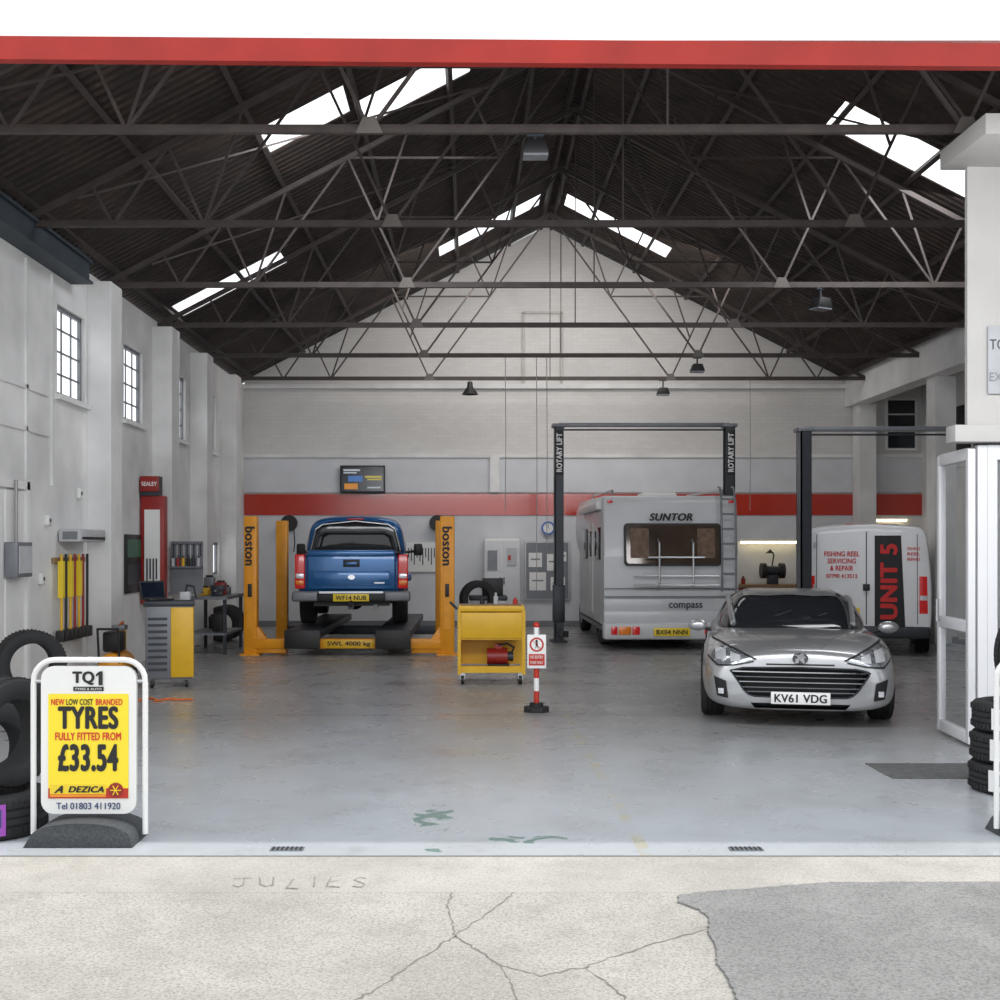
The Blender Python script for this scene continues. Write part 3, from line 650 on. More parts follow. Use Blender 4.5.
# ---------------- blue pickup on lift ----------------
def pickup():
    zr=.39
    C=top('pickup_truck','blue metallic pickup truck raised on a four-post lift','truck',(-1.87,19.1,zr),R(3))
    st=[(0.0,[(0,.50),(.74,.50),(.80,.58),(.83,.85),(.82,1.08),(.78,1.15),(0,1.16)]),
        (.10,[(0,.48),(.80,.48),(.87,.58),(.89,.85),(.875,1.10),(.83,1.17),(0,1.18)]),
        (1.0,[(0,.48),(.80,.48),(.88,.58),(.90,.85),(.885,1.12),(.83,1.18),(0,1.18)]),
        (2.4,[(0,.45),(.80,.45),(.88,.55),(.90,.85),(.875,1.12),(.80,1.18),(0,1.18)]),
        (3.6,[(0,.45),(.80,.45),(.88,.55),(.90,.85),(.85,1.08),(.75,1.14),(0,1.16)]),
        (4.8,[(0,.45),(.75,.45),(.84,.55),(.85,.75),(.80,.95),(.65,1.03),(0,1.06)]),
        (5.1,[(0,.5),(.6,.5),(.7,.58),(.72,.72),(.68,.85),(.55,.92),(0,.95)])]
    body=loft('body',st,m_blue,None,2)
    cuts=[MB().cyl((s*.6,y,.38),(s*1.1,y,.38),.44,m_blk,32).done('cut') for y in (1.15,4.2) for s in (-1,1)]
    bake(body,cuts); body.parent=C
    MB().b2(-.70,.70,-.035,.03,.60,1.21,m_blue,bev=.03,seg=3).b2(-.68,.68,-.055,.0,1.12,1.23,m_blue,bev=.025).b2(-.60,.60,-.045,0,.66,.90,m_blue,bev=.012).done('tailgate',C)
    MB().b2(-.13,.13,-.048,-.03,.96,1.08,m_blk,bev=.01).b2(-.09,.09,-.06,-.04,.99,1.04,m_blue,bev=.008).done('tailgate_handle',C)
    MB().prism([(.055*math.cos(a),.037*math.sin(a)) for a in [k*math.pi/10 for k in range(20)]],.01,m_chrome,Matrix.Translation((-.0,-.055,.80))@MXZ).done('emblem',C)
    MB().b2(.36,.52,-.050,-.04,.70,.722,m_alu).done('badge_strip',C)
    for s in (-1,1):
        L=MB().b2(s*.73,s*.89,-.03,.12,.62,1.16,m_lampred,bev=.02,seg=3).done('tail_lamp',C)
        MB().b2(s*.745,s*.875,-.038,0,.78,.86,m_lampcl,bev=.01).done('reverse_lens',L); MB().b2(s*.745,s*.875,-.038,0,.68,.75,m_lampor,bev=.01).done('indicator_lens',L)
        MB().b2(s*.50,s*.93,-.13,.12,.42,.58,m_grey,bev=.035,seg=3).done('bumper_corner',C)
        MB().b2(s*.66,s*.88,1.6,1.62,.12,.5,m_blk).done('mudflap',C)
        for y in (1.15,4.2): wheel(C,(s*.76,y,.385),.385,.26,s)
        MB().b2(s*.86,s*.95,.72,1.58,.72,.84,m_blue,bev=.03).done('wheel_arch_flare',C)
        MB().b2(s*1.0,s*1.16,3.25,3.35,1.12,1.34,m_blk,bev=.03).cyl((s*.84,3.3,1.18),(s*1.02,3.3,1.2),.025,m_blk).done('wing_mirror',C)
    MB().b2(-.54,.54,-.14,.1,.42,.56,m_blk,bev=.02).b2(-.50,.50,-.16,-.1,.55,.58,m_alu).done('bumper',C)
    MB().b2(-.28,.28,-.18,-.155,.425,.54,m_plateY,bev=.004).done('number_plate',C)
    text('WF14 NUB',.48,.07,m_ink,C,(0,-.184,.482),bold=.03,name='plate_lettering')
    MB().cyl((0,-.2,.36),(0,-.26,.42),.03,m_chrome).b2(-.04,.04,-.2,.05,.30,.38,m_dgrey).done('tow_hitch',C)
    MB().b2(-.78,.78,.05,1.5,1.17,1.20,m_blk,bev=.01).done('load_cover',C)
    MB().b2(-.60,.60,.1,4.6,.34,.50,m_blk).cyl((-.66,1.15,.385),(.66,1.15,.385),.05,m_blk).sph((0,1.15,.385),.16,m_blk).cyl((-.66,4.2,.385),(.66,4.2,.385),.04,m_blk).cyl((.38,0,.33),(.38,2,.33),.04,m_grey).done('chassis',C)
    gh=[(1.56,[(0,1.1),(.86,1.12),(.855,1.2),(.79,1.58),(.68,1.71),(.45,1.75),(0,1.77)]),
        (1.64,[(0,1.1),(.87,1.12),(.86,1.2),(.80,1.62),(.69,1.75),(.46,1.80),(0,1.82)]),
        (2.6,[(0,1.1),(.87,1.12),(.86,1.2),(.80,1.64),(.69,1.77),(.46,1.83),(0,1.85)]),
        (3.1,[(0,1.1),(.86,1.12),(.84,1.2),(.77,1.60),(.66,1.72),(.46,1.76),(0,1.78)]),
        (3.9,[(0,1.08),(.80,1.08),(.78,1.1),(.74,1.11),(.64,1.12),(.45,1.13),(0,1.14)])]
    cab=loft('cab',gh,m_blue,C,2); bc=bvh_of(cab)
    patch(bc,[(-.66,1.62),(-.45,1.71),(0,1.74),(.45,1.71),(.66,1.62)],[(-.80,1.20),(-.4,1.20),(0,1.20),(.4,1.20),(.80,1.20)],m_glassd,'rear_window',C,.010,'y',20,8)
    MB().tube([(-.76,1.52,1.22),(-.67,1.50,1.58),(-.56,1.50,1.66),(0,1.49,1.72),(.56,1.50,1.66),(.67,1.50,1.58),(.76,1.52,1.22)],.011,m_alu,6).done('rear_window_seal',C)
    MB().tube([(-.70,1.0,1.20),(-.62,1.2,1.46),(-.5,1.25,1.52),(.5,1.25,1.52),(.62,1.2,1.46),(.70,1.0,1.20)],.026,m_dgrey,8).done('roll_bar',C)
    MB().b2(-.14,.14,1.50,1.56,1.745,1.765,m_lampred,bev=.004).done('brake_lamp',C)
pickup()
def lift4():
    L=top('vehicle_lift','orange-yellow four-post vehicle lift with runways and cross beam','vehicle lift',(-1.87,18.7,0))
    for x,y,w in ((-1.51,0,.2),(1.52,0,.22),(-1.51,3.1,.2),(1.35,3.1,.2)):
        MB().b2(x-w/2,x+w/2,y-.1,y+.1,0,2.14,m_yel2,bev=.012).b2(x-.05,x+.05,y-.112,y-.098,.4,2.05,m_yel2).done('post',L)
        MB().b2(x-w/2-.05,x+w/2+.05,y-.16,y+.16,0,.025,m_yel2).done('base_plate',L)
        sx_=1 if x<0 else -1
        if y==0:
            MB().prism([(x,.03),(x+sx_*.55,.03),(x+sx_*.55,.09),(x+sx_*.32,.13),(x+sx_*.14,.42),(x,.46)],.12,m_yel2,Matrix.Translation((0,-.08,0))@MXZ,bev=.008).done('foot_gusset',L)
            text('boston',.60,.15,m_ink,L,(x,-.114,1.68),(R(90),R(90) ,0),bold=.04)
            MB().b2(x-.03,x+.03,-.135,-.1,.9,1.1,m_blk,bev=.01).done('control_box',L)
    for y in (-.02,3.1):
        MB().b2(-1.45,1.42,y-.09,y+.09,.10,.25,m_yel2 if y<1 else m_dgrey,bev=.01).done('cross_beam',L)
    for x in (-.68,.70):
        MB().b2(x-.27,x+.27,-.3,4.6,.27,.385,m_dgrey,bev=.01).b2(x-.27,x+.27,-.34,-.28,.12,.40,m_blk,bev=.01).done('runway',L)
    MB().b2(-.38,.40,-.135,-.11,.11,.24,m_yel,bev=.004).done('capacity_label',L)
    text('SWL 4000 kg',.66,.085,m_ink,L,(.01,-.138,.175),bold=.03)
lift4()
def lift2(loc,span,H,lbl,lab_=True):
    L=top('vehicle_lift',lbl,'vehicle lift',loc,group='grey two-post lifts')
    for s in (-1,1):
        x=s*span/2
        MB().b2(x-.08,x+.08,-.13,-.10,.02,H-.05,m_dgrey).b2(x-.08,x+.08,.10,.13,.02,H-.05,m_dgrey).b2(x+s*.06,x+s*.08,-.13,.13,.02,H-.05,m_grey).done('post',L,flat=True)
        MB().b2(x-.14,x+.14,-.25,.25,0,.03,m_dgrey).done('base_plate',L)
        MB().b2(x-.1,x+.1,-.16,.16,.35,1.0,m_dgrey,bev=.01).done('carriage',L)
        for a in (-1,1): MB().bar((x,0,.20),(x-s*.05,a*.95,.18),.09,.07,m_dgrey).cyl((x-s*.05,a*.95,.15),(x-s*.05,a*.95,.25),.05,m_rub).done('swing_arm',L)
        if lab_:
            MB().b2(x-.075,x+.075,-.15,-.132,H-.90,H-.12,m_blk,bev=.004).done('label_panel',L)
            text('ROTARY LIFT',.68,.10,m_wink,L,(x,-.152,H-.51),(R(90),R(-90),0),bold=.04)
        MB().b2(x-.12,x+.12,-.15,.15,H-.06,H,m_grey,bev=.01).done('post_cap',L)
    MB().b2(-span/2,span/2,-.06,.06,H-.05,H+.02,m_grey,bev=.01).cyl((-span/2,0,H-.10),(span/2,0,H-.10),.015,m_dgrey).done('cross_beam',L)
lift2((3.06,21.3,0),3.0,3.83,'dark grey two-post lift standing around the motorhome')
lift2((6.36,18.15,0),2.70,3.45,'dark grey two-post lift standing beside the white van',False)
# ---------------- motorhome ----------------
def motorhome():
    C=top('motorhome','pale grey motorhome with rear ladder, cycle rack and wide window','motorhome',(3.24,19.5,0))
    sp=[(0,.34),(-.02,.9),(.0,1.5),(.10,2.42),(.16,2.50),(4.2,2.55),(5.0,2.45),(5.25,2.1),(5.1,1.75),(4.3,1.6),(4.3,.34)]
    MB().prism(sp,2.16,m_caravan,Matrix.Translation((-1.08,0,0))@MYZ,bev=.035).done('body',C)
    st=[(4.2,[(0,.35),(.85,.35),(.9,.6),(.88,1.1),(.8,1.6),(.5,1.7),(0,1.72)]),(4.7,[(0,.35),(.85,.35),(.9,.6),(.88,1.1),(.75,1.5),(.5,1.55),(0,1.58)]),(5.5,[(0,.35),(.8,.35),(.88,.6),(.84,.95),(.75,1.05),(.5,1.08),(0,1.1)]),(5.8,[(0,.4),(.6,.4),(.7,.55),(.68,.8),(.6,.9),(.4,.95),(0,.97)])]
    loft('cab',st,m_vanw,C,1)
    def rr(cx,cz,w,h,r,n=4):
        pts=[]
        for sx_,sz_,a0 in ((1,-1,-90),(1,1,0),(-1,1,90),(-1,-1,180)):
            for k in range(n+1):
                a=R(a0+90*k/n); pts.append((cx+sx_*(w-r)+r*math.cos(a),cz+sz_*(h-r)+r*math.sin(a)))
        return pts
    T=Matrix.Translation((0,.035,1.70))@Euler((R(-6),0,0)).to_matrix().to_4x4()
    MB().prism(rr(.02,0,.78,.345,.06),.04,m_blk,T@Matrix.Translation((0,-.06,0))@MXZ).done('window_frame',C)
    MB().prism(rr(.02,0,.745,.31,.05),.02,m_brownglass,T@Matrix.Translation((0,-.07,0))@MXZ).done('rear_window',C)
    for a,c in ((-.66,-.36),(.42,.70)): MB().prism(rr((a+c)/2,.02,(c-a)/2,.24,.02),.004,mat('curtain_brown',(.15,.085,.05),.5,0,.5,14),T@Matrix.Translation((0,-.074,0))@MXZ).done('curtain',C)
    text('SUNTOR',.70,.125,m_ink,C,(-.0,.02,2.15),(R(84),0,0),shear=.25,bold=.05)
    text('compass',.54,.12,m_dgrey,C,(.22,-.09,.71),bold=.02)
    MB().b2(-1.09,1.09,-.05,.1,.62,.84,m_caravan,bev=.02).done('lower_panel',C); MB().b2(-1.09,1.09,-.07,.1,.43,.64,m_caravan,bev=.02).done('lower_panel',C)
    MB().b2(-1.10,1.10,-.12,.12,.18,.46,m_caravan,bev=.04,seg=3).done('bumper',C)
    MB().b2(-1.07,1.07,-.052,-.02,.855,.875,m_grey).b2(-1.07,1.07,-.04,-.0,.99,1.005,m_grey).done('coachline',C)
    for s in (-1,1):
        for a,c,m in ((.66,.86,m_lampor),(.88,.98,m_lampred),(.52,.64,m_lampred)):
            MB().b2(s*a,s*c,-.14,-.1,.26,.39,m,bev=.01).done('tail_lamp',C)
    MB().b2(-.30,.28,-.145,-.12,.24,.37,m_plateY,bev=.004).done('number_plate',C)
    text('BX04 NNN',.50,.075,m_ink,C,(-.01,-.15,.305),bold=.03,name='plate_lettering')
    q=MB()
    for x in (-.22,.32): q.tube([(x,-.06,1.78),(x,-.22,1.72),(x,-.24,1.1),(x,-.08,.98)],.016,m_alu,8)
    q.tube([(-.62,-.22,1.20),(.72,-.22,1.20)],.016,m_alu); q.tube([(-.62,-.34,1.06),(.72,-.34,1.06),(.72,-.24,1.06),(-.62,-.24,1.06)],.014,m_alu,closed=True); q.tube([(-.4,-.24,1.5),(.5,-.24,1.5)],.014,m_alu)
    q.done('cycle_rack',C)
    q=MB()
    for x in (.80,1.02): q.tube([(x,-.12,.95),(x,-.12,1.6),(x,-.03,2.45),(x,.05,2.62),(x,.2,2.64)],.017,m_grey,8)
    for k in range(7):
        z=1.0+k*.24; y=-.12 if z<1.6 else -.12+(z-1.6)*.106; q.cyl((.80,y,z),(1.02,y,z),.014,m_grey)
    q.done('ladder',C)
    for x in (-.9,.9): MB().tube([(x,.35,2.52),(x,.4,2.6),(x,3.6,2.64),(x,3.7,2.54)],.018,m_alu).done('roof_rail',C)
    MB().b2(-.3,.3,1.2,1.8,2.5,2.6,m_white,bev=.03).done('roof_vent',C)
    for x in (-.98,.98): MB().b2(x-.04,x+.04,.05,.12,2.38,2.42,m_lampred,bev=.005).done('marker_lamp',C)
    MB().b2(-1.17,-1.06,.4,3.4,2.28,2.42,m_white,bev=.03).done('awning_case',C)
    MB().b2(-1.10,-1.06,.5,1.3,1.45,2.0,m_glassd,bev=.02).done('side_window',C)
    MB().b2(-1.10,-1.06,1.7,2.3,.5,2.1,m_white,bev=.02).b2(-1.12,-1.09,1.8,2.2,1.5,1.95,m_glassd,bev=.01).done('side_door',C)
    MB().b2(-1.10,-1.06,2.7,3.6,1.45,2.0,m_glassd,bev=.02).done('side_window',C)
    MB().b2(-1.08,1.08,.1,4.3,.3,.4,m_grey).b2(-.9,.9,.2,4.2,.2,.33,m_blk).done('chassis',C)
    for s in (-1,1):
        for y in (1.3,4.8): wheel(C,(s*.92,y,.32),.32,.2,s,rim=m_lgrey)
        MB().b2(s*.82,s*1.06,.85,.88,.08,.4,m_blk).done('mudflap',C)
motorhome()
# ---------------- van ----------------
def van():
    C=top('van','white panel van with lettered rear doors and black graphic','van',(6.06,18.5,0),R(-18.5))
    def vp(w,zb,zt): 
        return [(0,zb),(w-.05,zb),(w,zb+.06),(w*1.01,min(1.0,zt*.5)),(w*.97,zt*.77),(w*.925,zt-.14),(w*.88,zt-.05),(w*.78,zt-.005),(0,zt+.05)]
    st=[(0.0,vp(.90,.36,1.94)),(.025,vp(.925,.34,1.98)),(.06,vp(.94,.32,1.99)),(.5,vp(.95,.30,2.02)),(2.8,vp(.95,.30,2.0)),(3.4,vp(.93,.30,1.72)),(4.0,vp(.90,.30,1.22)),(4.6,vp(.82,.33,1.02)),(4.7,vp(.74,.36,.95))]
    b=loft('body',st,m_vanw,None,2)
    cuts=[MB().cyl((s*.7,y,.33),(s*1.1,y,.33),.38,m_blk,32).done('cut') for y in (.95,3.9) for s in (-1,1)]
    bake(b,cuts); b.parent=C; bv=bvh_of(b)
    def ry(x,z):
        h=bv.ray_cast(Vector((x,-5,z)),Vector((0,1,0)))[0]; return h.y if h else 0
    patch(bv,[(-.008,1.90),(.008,1.90)],[(-.008,.48),(.008,.48)],m_dgrey,'door_seam',C,.005,'y',2,8)
    patch(bv,[(.12,1.84),(.50,1.84)],[(.12,.46),(.56,.46)],m_ink,'black_graphic',C,.006,'y',8,10)
    MB().b2(-.92,.92,-.08,.12,.28,.46,m_dgrey,bev=.04,seg=3).done('bumper',C)
    for s in (-1,1):
        patch(bv,[(s*.76,1.22),(s*.87,1.22)],[(s*.76,.66),(s*.88,.66)],m_lampred,'tail_lamp',C,.012,'y',5,6)
        patch(bv,[(s*.77,.93),(s*.87,.93)],[(s*.77,.86),(s*.875,.86)],m_lampcl,'reverse_lens',C,.018,'y',5,3)
        for y in (.95,3.9): wheel(C,(s*.83,y,.33),.33,.21,s,rim=m_lgrey)
        MB().b2(s*.9,s*1.08,3.3,3.42,1.1,1.35,m_blk,bev=.03).done('wing_mirror',C)
        patch(bv,[(s*.735,1.86),(s*.725,1.86)],[(s*.74,.50),(s*.73,.50)],m_dgrey,'door_edge_seam',C,.004,'y',2,8)
    for z in (1.7,1.05,.62): MB().b2(-.78,-.74,-.03,.01,z-.04,z+.04,m_lgrey,bev=.005).done('door_hinge',C)
    for t,w,z in (('FISHING REEL',.52,1.56),('SERVICING',.42,1.45),('& REPAIR',.34,1.34),('07790 413512',.46,1.22)):
        text(t,w,.078 if z>1.25 else .062,m_rink,C,(-.36,min(ry(-.6,z),ry(-.1,z),ry(-.36,z))-.012,z),bold=.03)
    text('UNIT 5',1.15,.25,m_rink,C,(.325,min(ry(.32,1.7),ry(.32,.6),ry(.32,1.14))-.016,1.14),(R(90),R(-90),0),bold=.05)
    MB().b2(-.05,.05,-.06,-.01,1.0,1.1,m_blk,bev=.01).done('door_handle',C)
    for t,z in (('FISHING',1.64),('REEL',1.56),('REPAIRS',1.48)): text(t,.18,.045,m_rink,C,(.68,ry(.80,z)-.014,z),bold=.02)
    MB().b2(-.62,-.1,-.03,.0,.62,.73,m_plateY,bev=.003).done('number_plate',C)
    MB().b2(-.3,.3,.06,.12,1.99,2.02,m_lampred,bev=.01).done('brake_lamp',C)
van()
# ---------------- yellow tool trolley ----------------
T=top('tool_trolley','yellow steel workshop trolley on castors with open shelves','trolley',(.26,14.9,0),R(0))
MB().b2(-.40,.40,-.28,.28,.88,.95,m_yel,bev=.01).b2(-.37,.37,-.25,.25,.945,.955,m_wood).done('top_tray',T)
for x in (-.39,.39):
    for y in (-.27,.27): MB().b2(x-.02,x+.02,y-.02,y+.02,.12,.9,m_yel).done('leg',T)
MB().b2(-.38,.38,-.26,.26,.14,.18,m_yel).b2(-.38,.38,-.27,-.25,.14,.22,m_yel).done('shelf',T); MB().b2(-.38,.38,-.26,.26,.54,.57,m_yel).done('shelf',T)
MB().b2(-.37,.37,.25,.27,.2,.88,m_yel).done('back_panel',T)
MB().b2(-.37,.37,-.285,-.26,.56,.87,m_yel,bev=.006).done('front_panel',T)
MB().b2(-.39,-.37,-.26,.26,.2,.88,m_yel).done('side_panel',T)
for x in (-.35,.35):
    for y in (-.23,.23): MB().cyl((x-.02,y,.055),(x+.02,y,.055),.055,m_blk,14).b2(x-.03,x+.03,y-.02,y+.02,.06,.14,m_alu).done('castor',T)
MB().tube([(-.42,-.1,.9),(-.50,-.1,.98),(-.50,.1,.98),(-.42,.1,.9)],.012,m_dgrey).done('push_handle',T)
o=top('pressure_washer_pump','small red motor pump sitting on the trolley shelf','pump',(.36,14.84,.182))
MB().cyl((-.15,0,.14),(.10,0,.14),.10,m_dred,16).b2(-.14,.12,-.09,.09,0,.05,m_blk).cyl((.10,0,.14),(.17,0,.14),.06,m_dgrey).b2(-.06,.04,-.04,.04,.22,.30,m_dred,bev=.01).done('motor',o)
MB().tube([(.14,0,.17),(.18,-.03,.25),(.1,-.04,.3),(-.02,-.04,.28)],.012,m_blk).done('hose',o)
for x,h,m in ((-.05,.10,m_blk),(.12,.14,m_lgrey),(.36,.08,m_red)):
    o=MB().cyl((0,0,0),(0,0,h*.7),.03,m).cyl((0,0,h*.7),(0,0,h),.015,m).done('spray_can',loc=(.2+x,15.0,.956)); tag(o,'small can standing on the trolley top','can','cans on the trolley')
# ---------------- barrier post ----------------
def octa(r): return [(r*math.cos(a),r*math.sin(a)) for a in [R(22.5+45*k) for k in range(8)]]
S=top('warning_post','red and white post with no-entry pedestrian sign on black base','sign post',(.67,12.2,0))
MB().prism(octa(.135),.05,m_rub).cyl((0,0,.05),(0,0,.09),.07,m_rub).done('base',S)
q=MB()
for k in range(6): q.cyl((0,0,.08+k*.13),(0,0,.21+k*.13),.028,m_red if k%2==0 else m_white,14)
q.sph((0,0,.87),.035,m_red).done('post',S)
MB().b2(-.095,.095,-.045,-.03,.44,.78,m_white,bev=.004).done('panel',S)
q=MB().lathe([(.055,-.002),(.072,-.002),(.072,.002),(.055,.002)],m_red,Matrix.Translation((0,-.048,.68))@MLY,24,True)
q.bar((-.045,-.05,.725),(.045,-.05,.635),.012,.004,m_red)
q.sph((0,-.047,.715),.013,m_ink).bar((0,-.047,.70),(0,-.047,.665),.022,.004,m_ink).bar((0,-.047,.67),(-.018,-.047,.64),.012,.004,m_ink).bar((0,-.047,.67),(.018,-.047,.64),.012,.004,m_ink); q.done('prohibition_symbol',S)
MB().b2(-.08,.08,-.048,-.044,.47,.585,m_red).done('red_notice',S)
text('NO ENTRY',.13,.03,m_wink,S,(0,-.049,.555)); text('STAFF ONLY',.13,.025,m_wink,S,(0,-.049,.50))
# ---------------- left side equipment ----------------
A=top('gas_analyser','grey and yellow wheeled exhaust analyser cabinet','analyser',(-3.60,14.5,0),R(12))
MB().b2(-.27,.27,-.22,.25,.1,.98,m_grey,bev=.02).b2(-.29,.29,-.24,.27,.96,1.02,m_dgrey,bev=.01).done('cabinet',A)
MB().b2(.02,.28,-.235,-.2,.12,.95,m_yel,bev=.01).b2(.262,.282,-.23,.25,.12,.95,m_yel).done('yellow_panel',A)
q=MB()
for k in range(9): q.b2(-.24,-.02,-.235,-.215,.2+k*.075,.23+k*.075,m_dgrey)
q.done('vent',A)
for x in (-.2,.2):
    for y in (-.17,.2): MB().cyl((x-.015,y,.045),(x+.015,y,.045),.045,m_blk).b2(x-.02,x+.02,y-.02,y+.02,.05,.11,m_grey).done('castor',A)
o=top('laptop','open black laptop on the grey cabinet','laptop',(-3.75,14.52,1.025),R(40))
MB().b2(-.16,.16,-.12,.1,0,.02,m_blk,bev=.004).done('keyboard',o); MB().box((0,.14,.12),(.32,.012,.22),m_blk,(R(-15),0,0)).box((0,.131,.12),(.28,.006,.18),m_screen,(R(-15),0,0)).done('screen',o)
o=top('bench_tool','grey handheld tester with hose on the cabinet','tester',(-3.42,14.55,1.025))
MB().b2(-.06,.06,-.05,.05,0,.1,m_lgrey,bev=.01).tube([(0,0,.1),(.02,0,.18),(.1,0,.16),(.13,0,0.02)],.012,m_blk).done('tester_body',o)
K=top('air_compressor','yellow and black portable air compressor','compressor',(-4.24,14.52,0),R(90))
MB().cyl((-.26,0,.26),(.26,0,.26),.15,m_yel2,20).sph((-.26,0,.26),.15,m_yel2,(.5,1,1)).sph((.26,0,.26),.15,m_yel2,(.5,1,1)).done('tank',K)
MB().b2(-.22,.02,-.11,.11,.42,.66,m_blk,bev=.03).cyl((.12,0,.42),(.12,0,.68),.08,m_yel,14).b2(.04,.20,-.08,.08,.66,.72,m_grey,bev=.01).done('pump',K)
for y in (-.15,.15): MB().cyl((.2,y-.02,.1),(.2,y+.02,.1),.1,m_blk,18).done('wheel',K)
MB().b2(-.27,-.22,-.1,.1,0,.14,m_blk).done('foot',K)
MB().tube([(-.30,-.12,.3),(-.36,-.12,.7),(-.36,.12,.7),(-.30,.12,.3)],.014,m_blk).done('handle',K); MB().tube([(.2,0,.4),(.34,0,.6),(.26,0,.75),(.1,0,.72)],.012,m_orange).done('hose',K)
pts=[(-3.8+.03*math.sin(k*1.3)+.035*k,13.2+.12*math.sin(k*.9)-.01*k,.012) for k in range(18)]
o=MB().tube([(-4.25,13.9,.012),(-4.0,13.5,.012)]+pts+[(-3.0,13.1,.012)],.011,m_orange,6).done('extension_cable'); tag(o,'orange extension cable lying on the floor','cable')
o=top('wall_heater','long grey wall-mounted air unit with vents','wall unit',(XL+.02,13.9,1.72))
MB().b2(0,.26,0,.95,0,.15,m_lgrey,bev=.02).done('casing',o); MB().b2(.262,.266,.05,.9,.03,.06,m_blk).b2(.05,.22,-.005,0,.03,.12,m_grey).done('vent',o)
cols=[m_yel,m_blk,m_yel,m_dred,m_yel,m_dred,m_blk]
o=MB().b2(0,.04,0,1.1,0,.06,m_wood).done('tool_rail',loc=(XL+.001,13.72,1.48)); tag(o,'wooden rail holding long-handled tools on the wall','rail')
for k,m in enumerate(cols):
    y=13.8+k*.155
    b_=top('broom','long-handled workshop tool hanging from the wall rail','broom',(XL+.09,y,.58),group='long-handled tools on the wall')
    MB().cyl((0,0,.12),(0,0,1.0),.016,m,10).done('handle',b_)
    if k in (0,2,4): MB().b2(-.03,.03,-.035,.035,.5,.92,m_plateY).done('tag',b_)
    MB().b2(-.05,.05,-.06,.06,0,.13,m_blk,bev=.012).done('head',b_)
o=top('fuse_box','grey metal electrical box with conduit on the wall','electrical box',(XL+.03,12.25,1.35))
MB().b2(0,.14,0,.42,0,.36,m_grey,bev=.01).done('casing',o); MB().b2(.14,.15,.04,.38,.04,.32,m_lgrey).done('door',o); MB().cyl((.05,.2,.36),(.05,.2,1.0),.018,m_pipe).done('conduit',o)
for y,z in ((13.5,1.9),(14.6,2.25),(13.3,1.25)):
    o=MB().b2(0,.05,0,.1,0,.12,m_white,bev=.01).b2(.05,.055,.03,.07,.04,.08,m_blk).done('switch_socket',loc=(XL,y,z)); tag(o,'small white electrical socket on the wall','socket','wall sockets')
o=MB().b2(0,.02,0,.85,0,.82,m_blk,bev=.003).b2(.02,.024,.08,.77,.5,.75,mat('poster_green',(.03,.12,.07),.5)).b2(.02,.024,.08,.77,.12,.4,m_dgrey).done('wall_poster',loc=(XL+.005,16.6,1.02)); tag(o,'black framed poster on the white wall','poster')
o=top('wall_cabinet','red and white tool display cabinet mounted by the wall','cabinet',(-4.56,17.45,.1))
MB().b2(-.17,.17,-.08,.12,.75,2.3,m_dred,bev=.01).done('carcass',o)
MB().b2(-.11,.11,-.10,-.08,.85,2.1,m_white).done('door',o)
MB().b2(-.17,.10,-.12,-.08,2.36,2.58,m_dred,bev=.01).b2(-.17,.10,-.1,.1,2.3,2.58,m_dgrey).done('header_sign',o)
text('SEALEY',.22,.06,m_wink,o,(-.035,-.122,2.47),bold=.02)
q=MB()
for k in range(4): q.b2(-.08+k*.045,-.06+k*.045,-.11,-.10,1.0+.1*(k%2),1.4,m_dgrey)
q.done('tool_display',o)
o=top('tool_rack','grey rack holding spanners and tools on the wall pier','rack',(-4.35,18.0,1.0))
MB().b2(-.1,.38,-.02,.0,0,.75,m_grey).b2(-.1,.38,-.14,0,-.03,0,m_grey).b2(-.1,.38,-.14,0,.36,.38,m_grey).done('panel',o)
for k in range(9):
    x=-.06+k*.05; h=.16+.1*random.random()
    MB().b2(x,x+.018,-.035,-.02,.70-h,.70,m_alu if k%2 else m_dgrey).cyl((x+.009,-.03,.70),(x+.009,-.02,.70),.02,m_dgrey).done('spanner',o)
for k in range(6):
    x=-.05+k*.075; b_=MB().cyl((0,0,0),(0,0,.12),.025,random.choice([m_blk,m_dred,m_lgrey,m_yel,m_dgrey])).cyl((0,0,.12),(0,0,.16),.01,m_blk).done('spray_can',loc=(-4.35+x,17.92,1.382)); tag(b_,'small can on the tool rack shelf','can','cans on the rack')
W=top('workbench','grey steel workbench with tools against the wall','workbench',(-4.1,19.4,0))
MB().b2(-.32,.35,-.7,.7,.85,.9,m_grey).done('top',W)
for x in (-.28,.3):
    for y in (-.65,.65): MB().b2(x-.025,x+.025,y-.025,y+.025,0,.85,m_dgrey).done('leg',W)
MB().b2(-.3,.33,-.68,.68,.3,.33,m_grey).done('shelf',W)
V=top('bench_vice','blue-grey bench vice bolted on the workbench','vice',(-3.93,18.86,.9))
MB().b2(-.08,.08,-.06,.06,0,.08,m_dgrey,bev=.01).b2(-.1,.1,-.09,-.04,.08,.17,m_dgrey,bev=.01).b2(-.1,.1,.03,.08,.08,.17,m_dgrey,bev=.01).cyl((0,-.2,.09),(0,.05,.09),.02,m_chrome).done('jaws',V)
for k in range(6):
    b_=MB().b2(-.08,.08,-.08,.08,0,.12+.08*(k%3),random.choice([m_dred,m_blk,m_lgrey,m_yel,m_grey]),bev=.012).b2(-.06,.06,-.012,.012,.12+.08*(k%3),.15+.08*(k%3),m_blk).done('tool_case',loc=(-4.2+(k%2)*.22,19.15+.18*(k%5),.902 if k<4 else .334)); tag(b_,'small plastic tool case on the workbench','tool case','tool cases on the workbench')
